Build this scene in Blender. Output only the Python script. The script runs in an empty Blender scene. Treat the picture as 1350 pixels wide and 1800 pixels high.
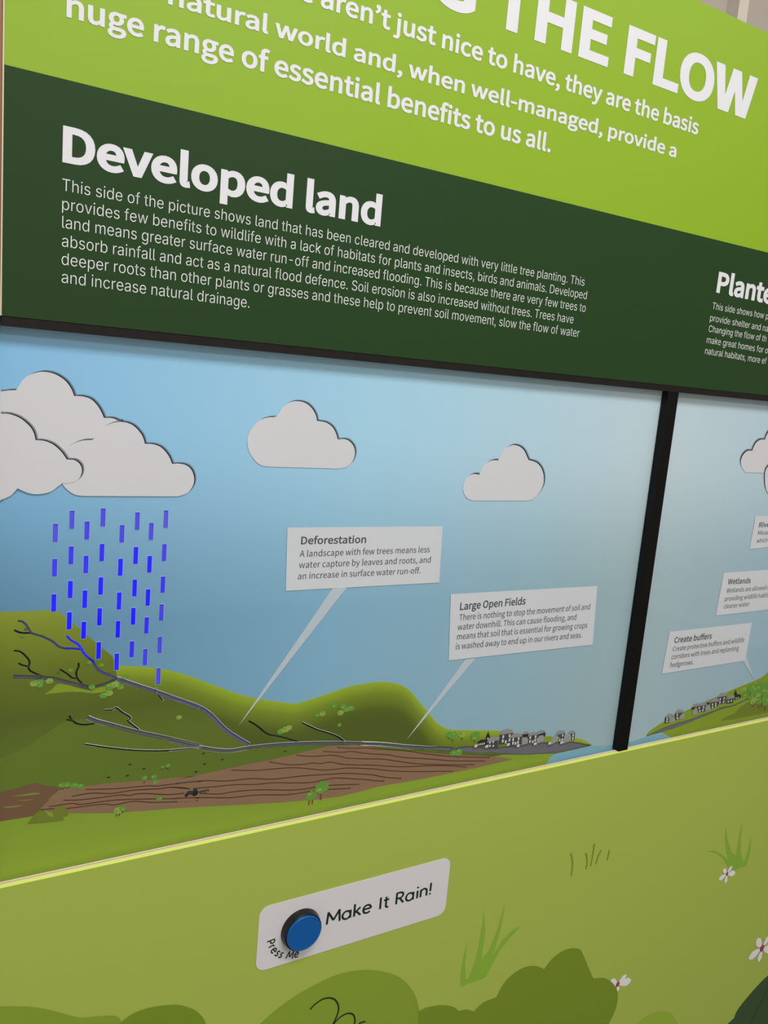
import bpy, math, random
from mathutils import Matrix, Vector
from mathutils.geometry import tessellate_polygon

random.seed(7)
scene = bpy.context.scene
COL = scene.collection

# ------------------------------------------------------------------ camera
CAM = bpy.data.cameras.new('camera')
cam = bpy.data.objects.new('camera', CAM)
COL.objects.link(cam)
CAM.sensor_fit = 'VERTICAL'
CAM.sensor_height = 36.0
CAM.sensor_width = 27.0
CAM.lens = 28.58
CAM.clip_start = 0.01
fw = Vector((0.504938, 0.847883, -0.161652))
ri = Vector((0.863126, -0.497539, 0.08642))
up = Vector((0.007154, 0.183162, 0.983057))
cam.matrix_world = Matrix(((ri.x, up.x, -fw.x, 0), (ri.y, up.y, -fw.y, -0.75),
                           (ri.z, up.z, -fw.z, 1.45), (0, 0, 0, 1)))
scene.camera = cam

# ------------------------------------------------------------------ light and exposure
scene.view_settings.view_transform = 'Standard'
scene.view_settings.look = 'None'
scene.view_settings.gamma = 1.0
scene.view_settings.use_curve_mapping = False
scene.view_settings.exposure = 0.0

world = bpy.data.worlds.new('world')
scene.world = world
world.use_nodes = True
world.node_tree.nodes['Background'].inputs[0].default_value = (1.0, 0.99, 0.98, 1)
world.node_tree.nodes['Background'].inputs[1].default_value = 0.3


def area_light(name, loc, rot, sx, sy, power, color):
    l = bpy.data.lights.new(name, 'AREA')
    l.shape = 'RECTANGLE'
    l.size, l.size_y = sx, sy
    l.energy = power
    l.color = color
    o = bpy.data.objects.new(name, l)
    o.location = loc
    o.rotation_euler = rot
    COL.objects.link(o)
    return o


# ceiling fittings: one row a little in front of the display, one further back in the room
area_light('ceiling_lamp', (0.45, -1.15, 2.95), (0, 0, 0), 1.4, 0.5, 35, (1.0, 0.98, 0.985))
area_light('ceiling_lamp', (2.4, -1.5, 2.95), (0, 0, 0), 1.2, 0.5, 9, (1.0, 0.97, 0.95))
area_light('ceiling_lamp', (0.6, -2.6, 2.95), (0, 0, 0), 2.4, 0.6, 34, (1.0, 0.97, 0.95))


# ------------------------------------------------------------------ helpers
def lin(c):
    return tuple((v / 255 / 12.92) if v / 255 <= 0.04045 else ((v / 255 + 0.055) / 1.055) ** 2.4 for v in c)


def srgb(*c):
    return lin(c) + (1.0,)


def mat(name, color, rough=0.5, spec=0.5, emit=None, strength=0.0, grain=0.0, scale=60.0, color2=None, metal=0.0):
    m = bpy.data.materials.new(name)
    m.use_nodes = True
    nt = m.node_tree
    b = nt.nodes['Principled BSDF']
    b.inputs['Base Color'].default_value = color
    b.inputs['Roughness'].default_value = rough
    b.inputs['Specular IOR Level'].default_value = spec
    b.inputs['Metallic'].default_value = metal
    if emit:
        b.inputs['Emission Color'].default_value = emit
        b.inputs['Emission Strength'].default_value = strength
    if grain:
        tc = nt.nodes.new('ShaderNodeTexCoord')
        n = nt.nodes.new('ShaderNodeTexNoise')
        n.inputs['Scale'].default_value = scale
        n.inputs['Detail'].default_value = 4
        r = nt.nodes.new('ShaderNodeMix')
        r.data_type = 'RGBA'
        r.inputs[6].default_value = tuple(v * (1 - grain) for v in color[:3]) + (1,)
        r.inputs[7].default_value = color2 or tuple(min(1, v * (1 + grain)) for v in color[:3]) + (1,)
        nt.links.new(tc.outputs['Object'], n.inputs['Vector'])
        nt.links.new(n.outputs['Fac'], r.inputs[0])
        nt.links.new(r.outputs[2], b.inputs['Base Color'])
    return m


def ramp_mat(name, stops, rough=0.5, spec=0.3, axis=1):
    """A printed colour blend, running along the print's own UV."""
    m = mat(name, stops[0][1], rough, spec)
    nt = m.node_tree
    tc = nt.nodes.new('ShaderNodeTexCoord')
    sp = nt.nodes.new('ShaderNodeSeparateXYZ')
    cr = nt.nodes.new('ShaderNodeValToRGB')
    nt.links.new(tc.outputs['UV'], sp.inputs[0])
    nt.links.new(sp.outputs[axis], cr.inputs[0])
    els = cr.color_ramp.elements
    while len(els) < len(stops):
        els.new(0.5)
    for e, (p, c) in zip(els, stops):
        e.position = p
        e.color = c
    nt.links.new(cr.outputs[0], nt.nodes['Principled BSDF'].inputs['Base Color'])
    return m


def link(name, me, parent=None, mats=()):
    o = bpy.data.objects.new(name, me)
    COL.objects.link(o)
    for m in mats:
        me.materials.append(m)
    if parent is not None:
        o.parent = parent
        o.matrix_parent_inverse = parent.matrix_world.inverted() if False else Matrix.Translation(-parent.location)
    return o


def tag(o, label=None, cat=None, group=None, kind=None):
    if label:
        o['label'] = label
    if cat:
        o['category'] = cat
    if group:
        o['group'] = group
    if kind:
        o['kind'] = kind
    return o


def thing(name, loc, label, cat, group=None):
    o = bpy.data.objects.new(name, None)
    o.empty_display_size = 0.05
    o.location = loc
    COL.objects.link(o)
    return tag(o, label, cat, group, 'thing')


class MB:
    """collects vertices and faces (with a material slot each)"""
    def __init__(self):
        self.v, self.f, self.m = [], [], []

    def add(self, vs, fs, slot=0):
        k = len(self.v)
        self.v += vs
        self.f += [tuple(i + k for i in f) for f in fs]
        self.m += [slot] * len(fs)

    def box(self, x0, x1, y0, y1, z0, z1, slot=0):
        vs = [(x, y, z) for x in (x0, x1) for y in (y0, y1) for z in (z0, z1)]
        self.add(vs, [(0, 1, 3, 2), (4, 6, 7, 5), (0, 4, 5, 1), (2, 3, 7, 6), (0, 2, 6, 4), (1, 5, 7, 3)], slot)

    def flat(self, pts, y, slot=0):
        """flat polygon in the board's plane, facing the room (-y)"""
        pts = ccw(dedupe(pts))
        tris = tessellate_polygon([[Vector((p[0], p[1], 0)) for p in pts]])
        fs = []
        for t in tris:
            a, b, c = (pts[i] for i in t)
            s = (b[0] - a[0]) * (c[1] - a[1]) - (b[1] - a[1]) * (c[0] - a[0])
            if abs(s) > 1e-14:
                fs.append(tuple(t) if s > 0 else tuple(reversed(t)))
        self.add([(p[0], y, p[1]) for p in pts], fs, slot)

    def plate(self, pts, y0, y1, slot=0, edge=None):
        """prism between y0 (front) and y1 (back)"""
        pts = ccw(dedupe(pts))
        n = len(pts)
        edge = slot if edge is None else edge
        tris = tessellate_polygon([[Vector((p[0], p[1], 0)) for p in pts]])
        ff = []
        for t in tris:
            a, b, c = (pts[i] for i in t)
            s = (b[0] - a[0]) * (c[1] - a[1]) - (b[1] - a[1]) * (c[0] - a[0])
            ff.append(tuple(t) if s > 0 else tuple(reversed(t)))
        k = len(self.v)
        self.v += [(p[0], y0, p[1]) for p in pts] + [(p[0], y1, p[1]) for p in pts]
        self.f += [tuple(i + k for i in f) for f in ff]
        self.m += [slot] * len(ff)
        self.f += [tuple(k + n + i for i in reversed(f)) for f in ff]
        self.m += [edge] * len(ff)
        for i in range(n):
            j = (i + 1) % n
            self.f.append((k + i, k + n + i, k + n + j, k + j))
            self.m.append(edge)

    def build(self, name, mats, parent=None, smooth=False):
        me = bpy.data.meshes.new(name)
        me.from_pydata(self.v, [], self.f)
        mats = mats if isinstance(mats, (list, tuple)) else [mats]
        o = link(name, me, parent, mats)
        for p, s in zip(me.polygons, self.m):
            p.material_index = s
            p.use_smooth = smooth
        me.update()
        return o


def dedupe(p):
    out = []
    for a in p:
        if not out or abs(a[0] - out[-1][0]) + abs(a[1] - out[-1][1]) > 1e-6:
            out.append(a)
    if len(out) > 1 and abs(out[0][0] - out[-1][0]) + abs(out[0][1] - out[-1][1]) < 1e-6:
        out.pop()
    return out


def ccw(p):
    s = sum(p[i][0] * p[(i + 1) % len(p)][1] - p[(i + 1) % len(p)][0] * p[i][1] for i in range(len(p)))
    return list(p) if s > 0 else list(reversed(p))


def smooth(pts, n=6, closed=False):
    """Catmull-Rom through the points"""
    if len(pts) < 3:
        return list(pts)
    out = []
    N = len(pts)
    for i in range(N if closed else N - 1):
        if closed:
            p0, p1, p2, p3 = pts[i - 1], pts[i], pts[(i + 1) % N], pts[(i + 2) % N]
        else:
            p0, p1, p2, p3 = pts[max(i - 1, 0)], pts[i], pts[i + 1], pts[min(i + 2, N - 1)]
        if abs(p1[0] - p2[0]) + abs(p1[1] - p2[1]) < 1e-7:
            continue                # a repeated point marks a sharp corner
        for k in range(n):
            t = k / n
            out.append(tuple(0.5 * (2 * p1[c] + (p2[c] - p0[c]) * t + (2 * p0[c] - 5 * p1[c] + 4 * p2[c] - p3[c]) * t * t
                                    + (3 * p1[c] - p0[c] - 3 * p2[c] + p3[c]) * t ** 3) for c in (0, 1)))
    if not closed:
        out.append(tuple(pts[-1]))
    return out


def ribbon(pts, w, w1=None):
    """outline of a band of width w (to w1) along a line"""
    pts = dedupe(pts)
    w1 = w if w1 is None else w1
    L, R = [], []
    n = len(pts)
    for i, p in enumerate(pts):
        a, b = pts[max(i - 1, 0)], pts[min(i + 1, n - 1)]
        dx, dz = b[0] - a[0], b[1] - a[1]
        d = math.hypot(dx, dz) or 1
        h = (w + (w1 - w) * i / max(n - 1, 1)) / 2
        L.append((p[0] - dz / d * h, p[1] + dx / d * h))
        R.append((p[0] + dz / d * h, p[1] - dx / d * h))
    return L + R[::-1]


def ellipse(cx, cz, rx, rz=None, n=18, jag=0.0):
    rz = rx if rz is None else rz
    return [(cx + rx * (1 + jag * math.sin(5 * a)) * math.cos(a), cz + rz * (1 + jag * math.sin(5 * a)) * math.sin(a))
            for a in (2 * math.pi * i / n for i in range(n))]


def flat_part(name, pts, y, m, parent):
    b = MB()
    b.flat(pts, y)
    return b.build(name, m, parent)


GLYPHS = {
'source': {
 ' ': (78, ''),
 "'": (97, '39 169;58 169;64 234;65 270;32 270;32 234'),
 ',': (97, '26 -67 58 -53 77 -27;77 7 77 30 67 44;50 44 37 44 26 36;26 22 26 8 37 -1;50 -1;54 0 53 -21 40 -38;19 -48'),
 '-': (121, '16 86;106 86;106 110;16 110'),
 '.': (97, '49 -5 61 -5 72 5;72 20 72 34 61 44;49 44 36 44 26 34;26 20 26 5 36 -5'),
 'A': (213, '1 0;34 0;59 78;153 78;177 0;211 0;124 257;88 257|67 104;79 144;105 230;106 230;132 144;145 104'),
 'C': (223, '132 -5 165 -5 190 9;211 32;193 53 176 35 158 24;133 24 84 24 54 64;54 129 54 193 86 233;134 233 157 233 173 223;187 209;204 230 190 246 165 261;134 261 69 261 20 211;20 128 20 45 68 -5'),
 'D': (241, '35 0;101 0 178 0 220 48;220 129 220 211 178 257;99 257;35 257|68 27;68 230;97 230 157 230 187 194;187 129 187 64 157 27;97 27'),
 'E': (206, '35 0;187 0;187 28;68 28;68 121;165 121;165 149;68 149;68 229;183 229;183 257;35 257'),
 'F': (193, '35 0;68 0;68 115;166 115;166 143;68 143;68 229;183 229;183 257;35 257'),
 'G': (241, '136 -5 171 -5 199 8;215 25;215 133;131 133;131 106;186 106;186 39 175 29 158 24;139 24 84 24 54 64;54 129 54 193 87 233;139 233 165 233 181 222;194 209;212 230 197 245 174 261;138 261 70 261 20 211;20 128 20 45 69 -5'),
 'H': (255, '35 0;68 0;68 121;187 121;187 0;220 0;220 257;187 257;187 149;68 149;68 257;35 257'),
 'I': (103, '35 0;68 0;68 257;35 257'),
 'L': (190, '35 0;180 0;180 28;68 28;68 257;35 257'),
 'M': (284, '35 0;64 0;64 142;60 218;62 218;82 159;131 26;153 26;201 159;222 218;223 218;219 142;219 0;249 0;249 257;210 257;161 119;143 66;142 66;123 119;74 257;35 257'),
 'O': (260, '130 -5 194 -5 239 47;239 129 239 211 194 261;130 261 65 261 20 211;20 129 20 47 65 -5|130 24 84 24 54 65;54 129 54 193 84 233;130 233 176 233 206 193;206 129 206 65 176 24'),
 'P': (222, '35 0;68 0;68 102;110 102 166 102 204 127;204 181 204 237 166 257;109 257;35 257|68 129;68 230;104 230 150 230 172 219;172 181 172 145 151 129;106 129'),
 'R': (222, '68 135;68 230;111 230 151 230 173 218;173 185 173 151 151 135;111 135|176 0;213 0;147 112 182 121 205 145;205 185 205 238 168 257;116 257;35 257;35 0;68 0;68 109;114 109'),
 'T': (210, '89 0;121 0;121 229;199 229;199 257;11 257;11 229;89 229'),
 'W': (307, '63 0;102 0;140 155;153 213;154 213;167 155;206 0;245 0;298 257;267 257;239 117;225 34;223 34;205 117;169 257;140 257;104 117;86 34;85 34;69 117;42 257;9 257'),
 'a': (197, '76 -5 99 -5 121 8;139 23;140 23;143 0;169 0;169 117 169 164 150 195;103 195 72 195 46 181;29 170;41 148 56 158 76 168;98 168 129 168 137 145;137 120 56 111 21 91;21 49 21 15 44 -5|85 21 66 21 51 30;51 51 51 76 73 92;137 99;137 46 119 30 103 21'),
 'b': (216, '116 -5 159 -5 199 33;199 98 199 157 172 195;123 195 102 195 81 183;63 168;64 202;64 279;32 279;32 0;58 0;61 20;62 20 78 5 98 -5|111 22 98 22 81 27;64 42;64 142 82 159 99 168;115 168 151 168 165 140;165 98 165 51 142 22'),
 'c': (179, '107 -5 130 -5 152 5;169 19;155 41 143 30 127 22;110 22 75 22 51 51;51 95 51 139 76 168;111 168 126 168 138 161;149 152;165 173 152 185 134 195;110 195 61 195 18 158;18 95 18 32 57 -5'),
 'd': (217, '97 -5 120 -5 140 8;155 22;156 22;159 0;185 0;185 279;153 279;153 206;154 173 138 187 123 195;101 195 57 195 19 157;19 95 19 32 49 -5|104 22 71 22 51 49;51 95 51 139 76 168;106 168 122 168 137 162;153 148;153 48 137 31 121 22'),
 'e': (194, '109 -5 135 -5 155 4;172 15;160 36 146 27 131 21;113 21 77 21 52 47;50 88;178 88;179 106 179 160 152 195;103 195 60 195 18 157;18 95 18 32 58 -5|49 110 53 148 77 169;104 169 134 169 151 149;151 110'),
 'f': (114, '12 164;37 164;37 0;69 0;69 164;110 164;110 190;69 190;69 220 69 245 78 258;96 258;118 252;125 277 116 281 105 283;93 283 55 283 37 259;37 221;37 190;12 188'),
 'g': (197, '96 -88 155 -88 193 -57;193 -22 193 10 170 23;126 23;89 23 63 23 56 32;56 44 56 55 61 61;68 67 76 63 87 60;96 60 135 60 166 86;166 126 166 143 159 157;150 166;189 166;189 190;123 190;96 195 58 195 25 169;25 127 25 104 37 86;50 76;50 75 40 68 29 55;29 39 29 24 36 14;46 8;46 6 28 -5 18 -20;18 -37 18 -69 50 -88|96 82 74 82 56 99;56 127 56 155 74 172;96 172 119 172 137 155;137 127 137 99 118 82|101 -65 66 -65 46 -53;46 -32 46 -21 51 -10;65 0;90 -3;123 -3 148 -3 161 -9;161 -27 161 -47 138 -65'),
 'h': (213, '32 0;64 0;64 138 83 157 97 167;116 167 141 167 152 152;152 116;152 0;184 0;184 120 184 169 166 195;126 195 100 195 81 181;63 163;64 202;64 279;32 279'),
 'i': (96, '32 0;64 0;64 190;32 190|48 229 61 229 70 238;70 251 70 263 61 271;48 271 36 271 27 263;27 251 27 238 36 229'),
 'j': (96, '12 -85 50 -85 64 -61;64 -22;64 190;33 190;33 -22 33 -45 28 -59;9 -59;-9 -56;-15 -80|48 229 61 229 70 238;70 251 70 263 61 271;48 271 36 271 27 263;27 251 27 238 36 229'),
 'l': (99, '66 -5;84 -2;80 23;73 22 68 22 64 26;64 36;64 279;32 279;32 38 32 11 42 -5'),
 'm': (324, '32 0;64 0;64 138 82 158 98 167;112 167 136 167 147 152;147 116;147 0;179 0;179 138 197 158 213 167;227 167 251 167 263 152;263 116;263 0;294 0;294 120 294 169 276 195;237 195 214 195 194 180;174 159 166 181 151 195;121 195 99 195 79 181;62 162;62 162;58 190;32 190'),
 'n': (214, '32 0;64 0;64 138 83 157 97 167;116 167 141 167 152 152;152 116;152 0;184 0;184 120 184 169 166 195;126 195 100 195 80 181;62 162;62 162;58 190;32 190'),
 'o': (212, '106 -5 153 -5 194 32;194 95 194 158 153 195;106 195 60 195 18 158;18 95 18 32 60 -5|106 22 73 22 51 51;51 95 51 139 73 168;106 168 139 168 161 139;161 95 161 51 139 22'),
 'p': (217, '32 -80;64 -80;64 -16;63 18 81 3 99 -5;116 -5 159 -5 199 33;199 98 199 157 172 195;123 195 101 195 79 182;62 168;62 168;58 190;32 190|111 22 98 22 81 27;64 42;64 142 83 159 99 168;115 168 151 168 165 140;165 98 165 51 142 22'),
 'q': (217, '153 -80;185 -80;185 190;159 190;156 172;155 172 139 187 123 195;101 195 57 195 19 157;19 95 19 32 49 -5;97 -5 119 -5 139 7;154 22;153 -13|104 22 71 22 51 49;51 95 51 139 76 168;106 168 122 168 137 162;153 148;153 48 137 31 121 22'),
 'r': (136, '32 0;64 0;64 122 77 154 96 166;112 166;131 163;137 191;116 195 95 195 76 180;62 155;62 155;58 190;32 190'),
 's': (164, '82 -5 127 -5 151 21;151 52 151 88 121 99;93 110 72 118 52 125;52 143 52 158 63 170;88 170 104 170 118 163;131 153;146 173 132 185 111 195;87 195 46 195 22 171;22 141 22 109 50 96;77 86 98 78 120 69;120 50 120 34 108 20;83 20 60 20 43 29;27 43;11 22 29 7 55 -5'),
 't': (132, '92 -5 104 -5 116 -1;127 2;121 27;99 21 77 21 70 35;70 58;70 164;121 164;121 190;70 190;70 244;43 244;40 190;9 188;9 164;38 164;38 59 38 21 51 -5'),
 'u': (213, '88 -5 114 -5 133 9;151 30;152 30;154 0;181 0;181 190;149 190;149 55 131 33 117 23;97 23 72 23 62 38;62 74;62 190;29 190;29 70 29 21 48 -5'),
 'v': (182, '73 0;111 0;178 190;146 190;110 82;93 26;91 26;74 82;38 190;5 190'),
 'w': (281, '62 0;99 0;126 102;139 157;141 157;154 103;181 0;220 0;272 190;241 190;213 80;202 27;200 27;187 80;157 190;126 190;96 80;83 27;82 27;70 80;42 190;9 190'),
 'x': (174, '5 0;39 0;64 44;84 78;85 78;106 44;134 0;169 0;106 96;164 190;131 190;107 148;91 117;89 117;70 148;45 190;10 190;68 99'),
 'y': (182, '35 -82 73 -82 93 -53;106 -16;178 190;147 190;112 85;97 31;95 31;76 85;38 190;5 190;81 0;77 -15 69 -38 55 -56;34 -56;19 -53;13 -78'),
 '’': (350, '17 210;24 196 47 207 68 231;68 262 68 281 55 295;40 295 25 295 16 284;16 272 16 260 25 250;39 250;48 253 48 237 36 219'),
},
'inter': {
 ' ': (188, ''),
 '!': (196, '67 160;63 509;132 509;128 160|98 -4 85 -4 75 0;66 9 57 18 52 28;52 41 52 53 57 64;66 73 75 82 85 86;98 86 111 86 121 82;130 73 139 64 143 53;143 41 143 28 139 18;130 9 121 0 111 -4'),
 ',': (188, '38 -119;68 71;137 71;84 -119'),
 '-': (453, '337 244;337 188;114 188;114 244'),
 '.': (188, '95 -4 83 -4 72 0;63 9 54 18 50 28;50 41 50 54 54 65;63 73 72 82 83 87;95 87 108 87 119 82;128 73 137 65 141 54;141 41 141 28 137 18;128 9 119 0 108 -4'),
 'A': (480, '16 0;201 509;276 509;463 0;395 0;287 302;264 372;232 478;245 478;213 371;191 302;85 0|110 142;110 199;370 199;370 142'),
 'C': (510, '267 -7 223 -7 184 4;150 25 116 46 89 76;70 115 50 154 40 201;40 254 40 308 50 354;70 393 89 432 116 462;150 484 184 505 223 516;267 516 293 516 317 512;340 504 363 497 384 486;402 471 420 457 436 439;448 418 460 398 468 374;473 348;408 348 404 366 398 381;389 395 381 408 370 419;357 428 345 438 331 444;315 449 300 454 284 456;267 456 236 456 208 448;184 432 159 417 139 394;125 364 111 334 103 297;103 254 103 211 111 175;125 145 140 115 159 92;184 76 209 61 236 53;267 53 284 53 300 55;315 60 331 65 345 71;357 81 370 90 381 101;389 114 398 128 404 143;408 160;473 160 469 135 460 111;448 91 436 70 421 52;402 38 384 23 363 12;341 5 318 -3 293 -7'),
 'D': (502, '219 0;96 0;96 57;215 57 256 57 291 65;318 81 345 97 366 119;379 149 392 179 399 214;399 255 399 296 392 331;379 361 366 390 346 412;320 428 293 444 260 452;221 452;93 452;93 509;225 509 275 509 317 499;353 478 388 458 415 429;433 391 452 353 462 308;462 255 462 202 452 157;433 119 414 81 387 51;351 31 314 10 271 0|125 509;125 0;60 0;60 509'),
 'I': (300, '31 0;31 57;118 57;118 452;31 452;31 509;269 509;269 452;183 452;183 57;269 57;269 0'),
 'L': (393, '60 0;60 509;125 509;125 57;361 57;361 0'),
 'M': (628, '60 0;60 509;152 509;277 187;287 159;299 123;311 84;322 49;307 49;318 83;330 121;342 158;352 187;476 509;568 509;568 0;504 0;504 291;504 327;505 369;506 413;507 457;513 457;498 409;482 363;467 322;456 291;342 0;286 0;170 291;159 321;145 361;129 408;112 457;119 457;120 416;121 372;122 328;122 291;122 0'),
 'P': (445, '60 0;60 509;235 509 274 509 307 502;332 487 358 473 377 454;390 430 402 405 409 378;409 348 409 317 402 290;390 265 377 241 358 222;332 207 307 193 274 186;235 186;109 186;109 242;233 242 259 242 281 247;297 256 313 265 325 278;333 294 341 310 344 328;344 348 344 368 341 386;333 402 325 417 313 430;297 439 280 448 259 452;232 452;125 452;125 0'),
 'R': (449, '60 0;60 509;236 509 275 509 307 502;333 489 359 475 378 457;390 433 403 410 409 382;409 352 409 321 403 295;390 271 378 248 359 230;333 217 307 204 275 198;236 198;96 198;96 255;234 255 260 255 281 259;298 267 314 275 326 286;334 300 341 315 345 332;345 352 345 372 341 390;334 405 326 420 314 431;298 440 281 448 259 452;233 452;125 452;125 0|353 0;230 229;303 229;428 0'),
 'S': (447, '224 -9 187 -9 155 -3;128 9 100 21 79 38;64 60 49 82 40 107;38 137;104 137 106 117 112 101;123 88 134 75 149 65;166 59 184 52 203 49;224 49 247 49 268 53;286 60 304 68 319 78;329 92 340 105 346 121;346 139 346 155 341 169;332 179 323 189 311 198;296 205;245 222;184 239 142 251 109 268;86 289 63 311 52 339;52 372 52 401 60 426;75 448 90 469 111 486;138 498 164 510 194 516;227 516 261 516 290 510;316 498 342 486 362 469;377 449 392 428 400 404;401 378;337 378 335 403 323 423;302 437 281 451 256 459;225 459 203 459 184 455;167 448 151 441 138 431;129 418 120 406 115 391;115 376 115 358 120 344;131 334 142 323 154 314;169 308;212 293;264 279;312 264 328 257 344 248;359 238 373 227 385 214;395 198 404 181 408 162;408 139 408 111 401 86;386 64 372 41 351 24;323 11 296 -2 263 -9'),
 'T': (449, '32 452;32 509;417 509;417 452;257 452;257 0;193 0;193 452'),
 'a': (389, '160 -9 136 -9 114 -4;94 5 75 14 59 27;48 45 36 62 30 83;30 108 30 130 35 147;43 161 52 175 63 185;78 193 92 201 108 207;125 211;178 220;234 227 248 228 258 231;265 235 272 239 276 245;276 255;276 257 276 272 273 286;267 297 261 308 252 316;240 322 228 328 213 331;196 331 178 331 162 328;149 322 136 317 126 309;118 301 110 292 104 283;100 274;41 291 50 314 62 332;79 346 95 360 113 369;133 375 153 381 173 384;194 384;239 379 255 376 271 370;286 360 301 351 313 338;322 320 332 303 337 280;337 251;337 0;277 0;277 52;272 52;252 25 243 15 230 7;215 1 200 -5 182 -9|170 45 193 45 212 50;228 59 243 68 255 79;263 93 271 107 276 122;276 138;276 190;259 182;231 176;200 171;175 168;134 159 121 154 111 148;103 139 96 131 92 119;92 105 92 92 95 81;102 72 109 63 118 57;130 52 142 48 155 45'),
 'b': (424, '229 -8 206 -8 187 -4;172 4 158 12 146 21;138 31;118 59;112 59;112 0;53 0;53 509;114 509;114 319;118 319;137 346 145 356 157 365;171 373 186 381 205 384;229 384 261 384 289 376;313 361 337 345 356 322;370 293 383 263 390 229;390 189 390 149 383 114;370 84 356 55 337 32;313 16 289 0 261 -8|220 47 244 47 263 53;279 66 295 78 308 95;316 117 324 138 328 162;328 189 328 216 324 240;316 261 308 282 296 299;280 311 264 324 244 330;220 330 197 330 177 324;161 312 145 300 133 284;125 263 117 242 113 217;113 189 113 161 117 136;125 115 133 94 146 77;162 65 178 53 197 47'),
 'c': (396, '207 -8 173 -8 143 0;117 16 91 33 71 56;56 85 41 114 34 149;34 187 34 227 41 262;56 291 71 321 91 343;117 360 143 376 173 384;207 384 226 384 243 382;260 377 276 372 292 365;305 356 319 347 330 335;340 322 350 309 357 294;362 277;303 262;290 289;270 311;242 325;207 330 182 330 161 323;145 310 129 297 116 280;108 258 100 237 96 213;96 187 96 162 100 139;108 117 116 96 129 79;145 66 161 53 182 46;207 46;243 52;271 66;292 89;304 117;363 102 358 85 351 70;341 56 332 43 320 31;306 21 293 12 277 4;261 -1 244 -6 226 -8'),
 'd': (424, '195 -8 164 -8 136 0;111 16 87 32 68 55;55 84 41 114 34 149;34 189 34 229 41 263;55 293 69 322 88 345;112 361 136 376 164 384;196 384 219 384 238 381;253 373 268 365 279 356;287 346;306 319;311 319;311 509;372 509;372 0;313 0;313 59;307 59;287 31 278 21 267 12;252 4 238 -4 219 -8|205 47 227 47 247 53;263 65 279 77 291 94;299 115 308 136 312 161;312 189 312 217 308 242;300 263 292 284 279 300;263 312 247 324 228 330;205 330 181 330 161 324;145 311 129 299 116 282;108 261 100 240 96 216;96 189 96 162 100 138;109 117 117 95 129 78;145 66 161 53 181 47'),
 'e': (404, '212 -8 175 -8 143 0;117 16 90 33 70 56;56 85 41 114 34 148;34 187 34 226 41 260;55 290 69 319 89 343;115 359 141 376 171 384;205 384 226 384 246 381;266 374 285 367 303 356;319 341 335 326 348 306;357 282 366 258 371 228;371 194;371 169;96 169 96 145 101 126;110 106 120 87 134 72;151 61 168 51 189 46;212 46 228 46 241 48;254 53 266 57 277 64;285 73 294 82 301 93;306 105;365 91 359 71 349 54;335 39 321 24 303 13;283 4 262 -4 238 -8|310 221 309 232 306 249;298 269 290 288 278 303;263 314 247 325 228 330;205 330 182 330 163 325;146 313 130 302 118 288;109 270 100 251 96 232;96 221'),
 'f': (254, '228 379;228 327;6 327;6 379|81 0;81 432 81 453 86 471;96 486 106 500 119 511;135 519 152 526 169 530;187 530;222 527;243 521;227 468;215 472;195 474 176 474 163 469;154 460 146 451 142 437;142 419;142 0'),
 'g': (425, '207 -151 179 -151 155 -147;134 -140 113 -132 96 -123;82 -110 69 -98 58 -84;51 -69;101 -41;122 -66 130 -75 141 -82;154 -88 168 -94 186 -97;207 -97 238 -97 263 -90;282 -75 302 -60 311 -37;311 -6;311 68;306 68;287 41 278 32 267 23;252 16 238 8 219 5;195 5 164 5 137 12;113 27 88 41 69 62;55 90 41 118 34 152;34 191 34 230 41 264;55 293 69 322 88 345;112 361 137 376 165 384;196 384 220 384 239 381;253 373 268 365 280 356;288 346;308 319;313 319;313 379;372 379;372 -9 372 -42 365 -69;350 -90 335 -111 316 -126;291 -136 266 -146 238 -151|205 59 228 59 248 64;264 75 280 86 292 101;300 121 308 141 312 165;312 193 312 220 308 243;300 264 292 284 280 301;264 312 248 324 228 330;205 330 181 330 161 324;145 312 129 299 117 283;109 262 100 242 96 219;96 193 96 166 100 143;109 123 117 103 129 87;145 76 162 65 181 59'),
 'h': (410, '114 227;114 0;53 0;53 509;114 509;114 287;102 287 114 322 131 347;152 362 174 377 199 384;227 384 253 384 276 379;295 369 315 358 330 342;341 321 352 299 357 273;357 240;357 0;296 0;296 235 296 265 288 288;273 304 258 321 237 329;210 329 192 329 175 325;161 317 146 309 135 298;126 283 118 267 114 249'),
 'i': (167, '53 0;53 379;114 379;114 0|84 443 72 443 62 447;54 455 45 462 41 472;41 483 41 494 45 504;54 512 62 520 72 524;84 524 95 524 106 520;114 512 122 504 126 494;126 483 126 472 122 462;114 455 106 447 95 443'),
 'k': (381, '110 137;110 212;121 212;284 379;360 379;184 199;177 199|53 0;53 509;114 509;114 0|294 0;148 186;191 229;372 0'),
 'l': (189, '139 -2 110 -2 88 5;74 20 60 35 53 57;53 84;53 509;114 509;114 99 114 81 116 69;120 62 125 55 133 52;146 52;160 53;170 54;181 3;162 -1'),
 'm': (610, '53 0;53 379;112 379;112 295;108 295 113 316 121 332;132 346 144 359 157 369;172 376 187 383 203 386;219 386 247 386 270 378;287 361 305 344 316 322;321 295;312 295 317 313 325 329;337 343 349 357 364 367;381 375 398 382 416 386;437 386 459 386 479 381;497 372 515 362 530 348;541 328 551 309 557 285;557 255;557 0;496 0;496 254 496 281 488 301;473 313 457 325 439 330;419 330 402 330 387 327;374 320 362 313 352 303;345 290 339 278 335 263;335 247;335 0;274 0;274 260 274 281 267 298;253 311 239 324 221 330;199 330 185 330 171 327;158 320 144 313 134 303;126 289 118 276 114 258;114 238;114 0'),
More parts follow.
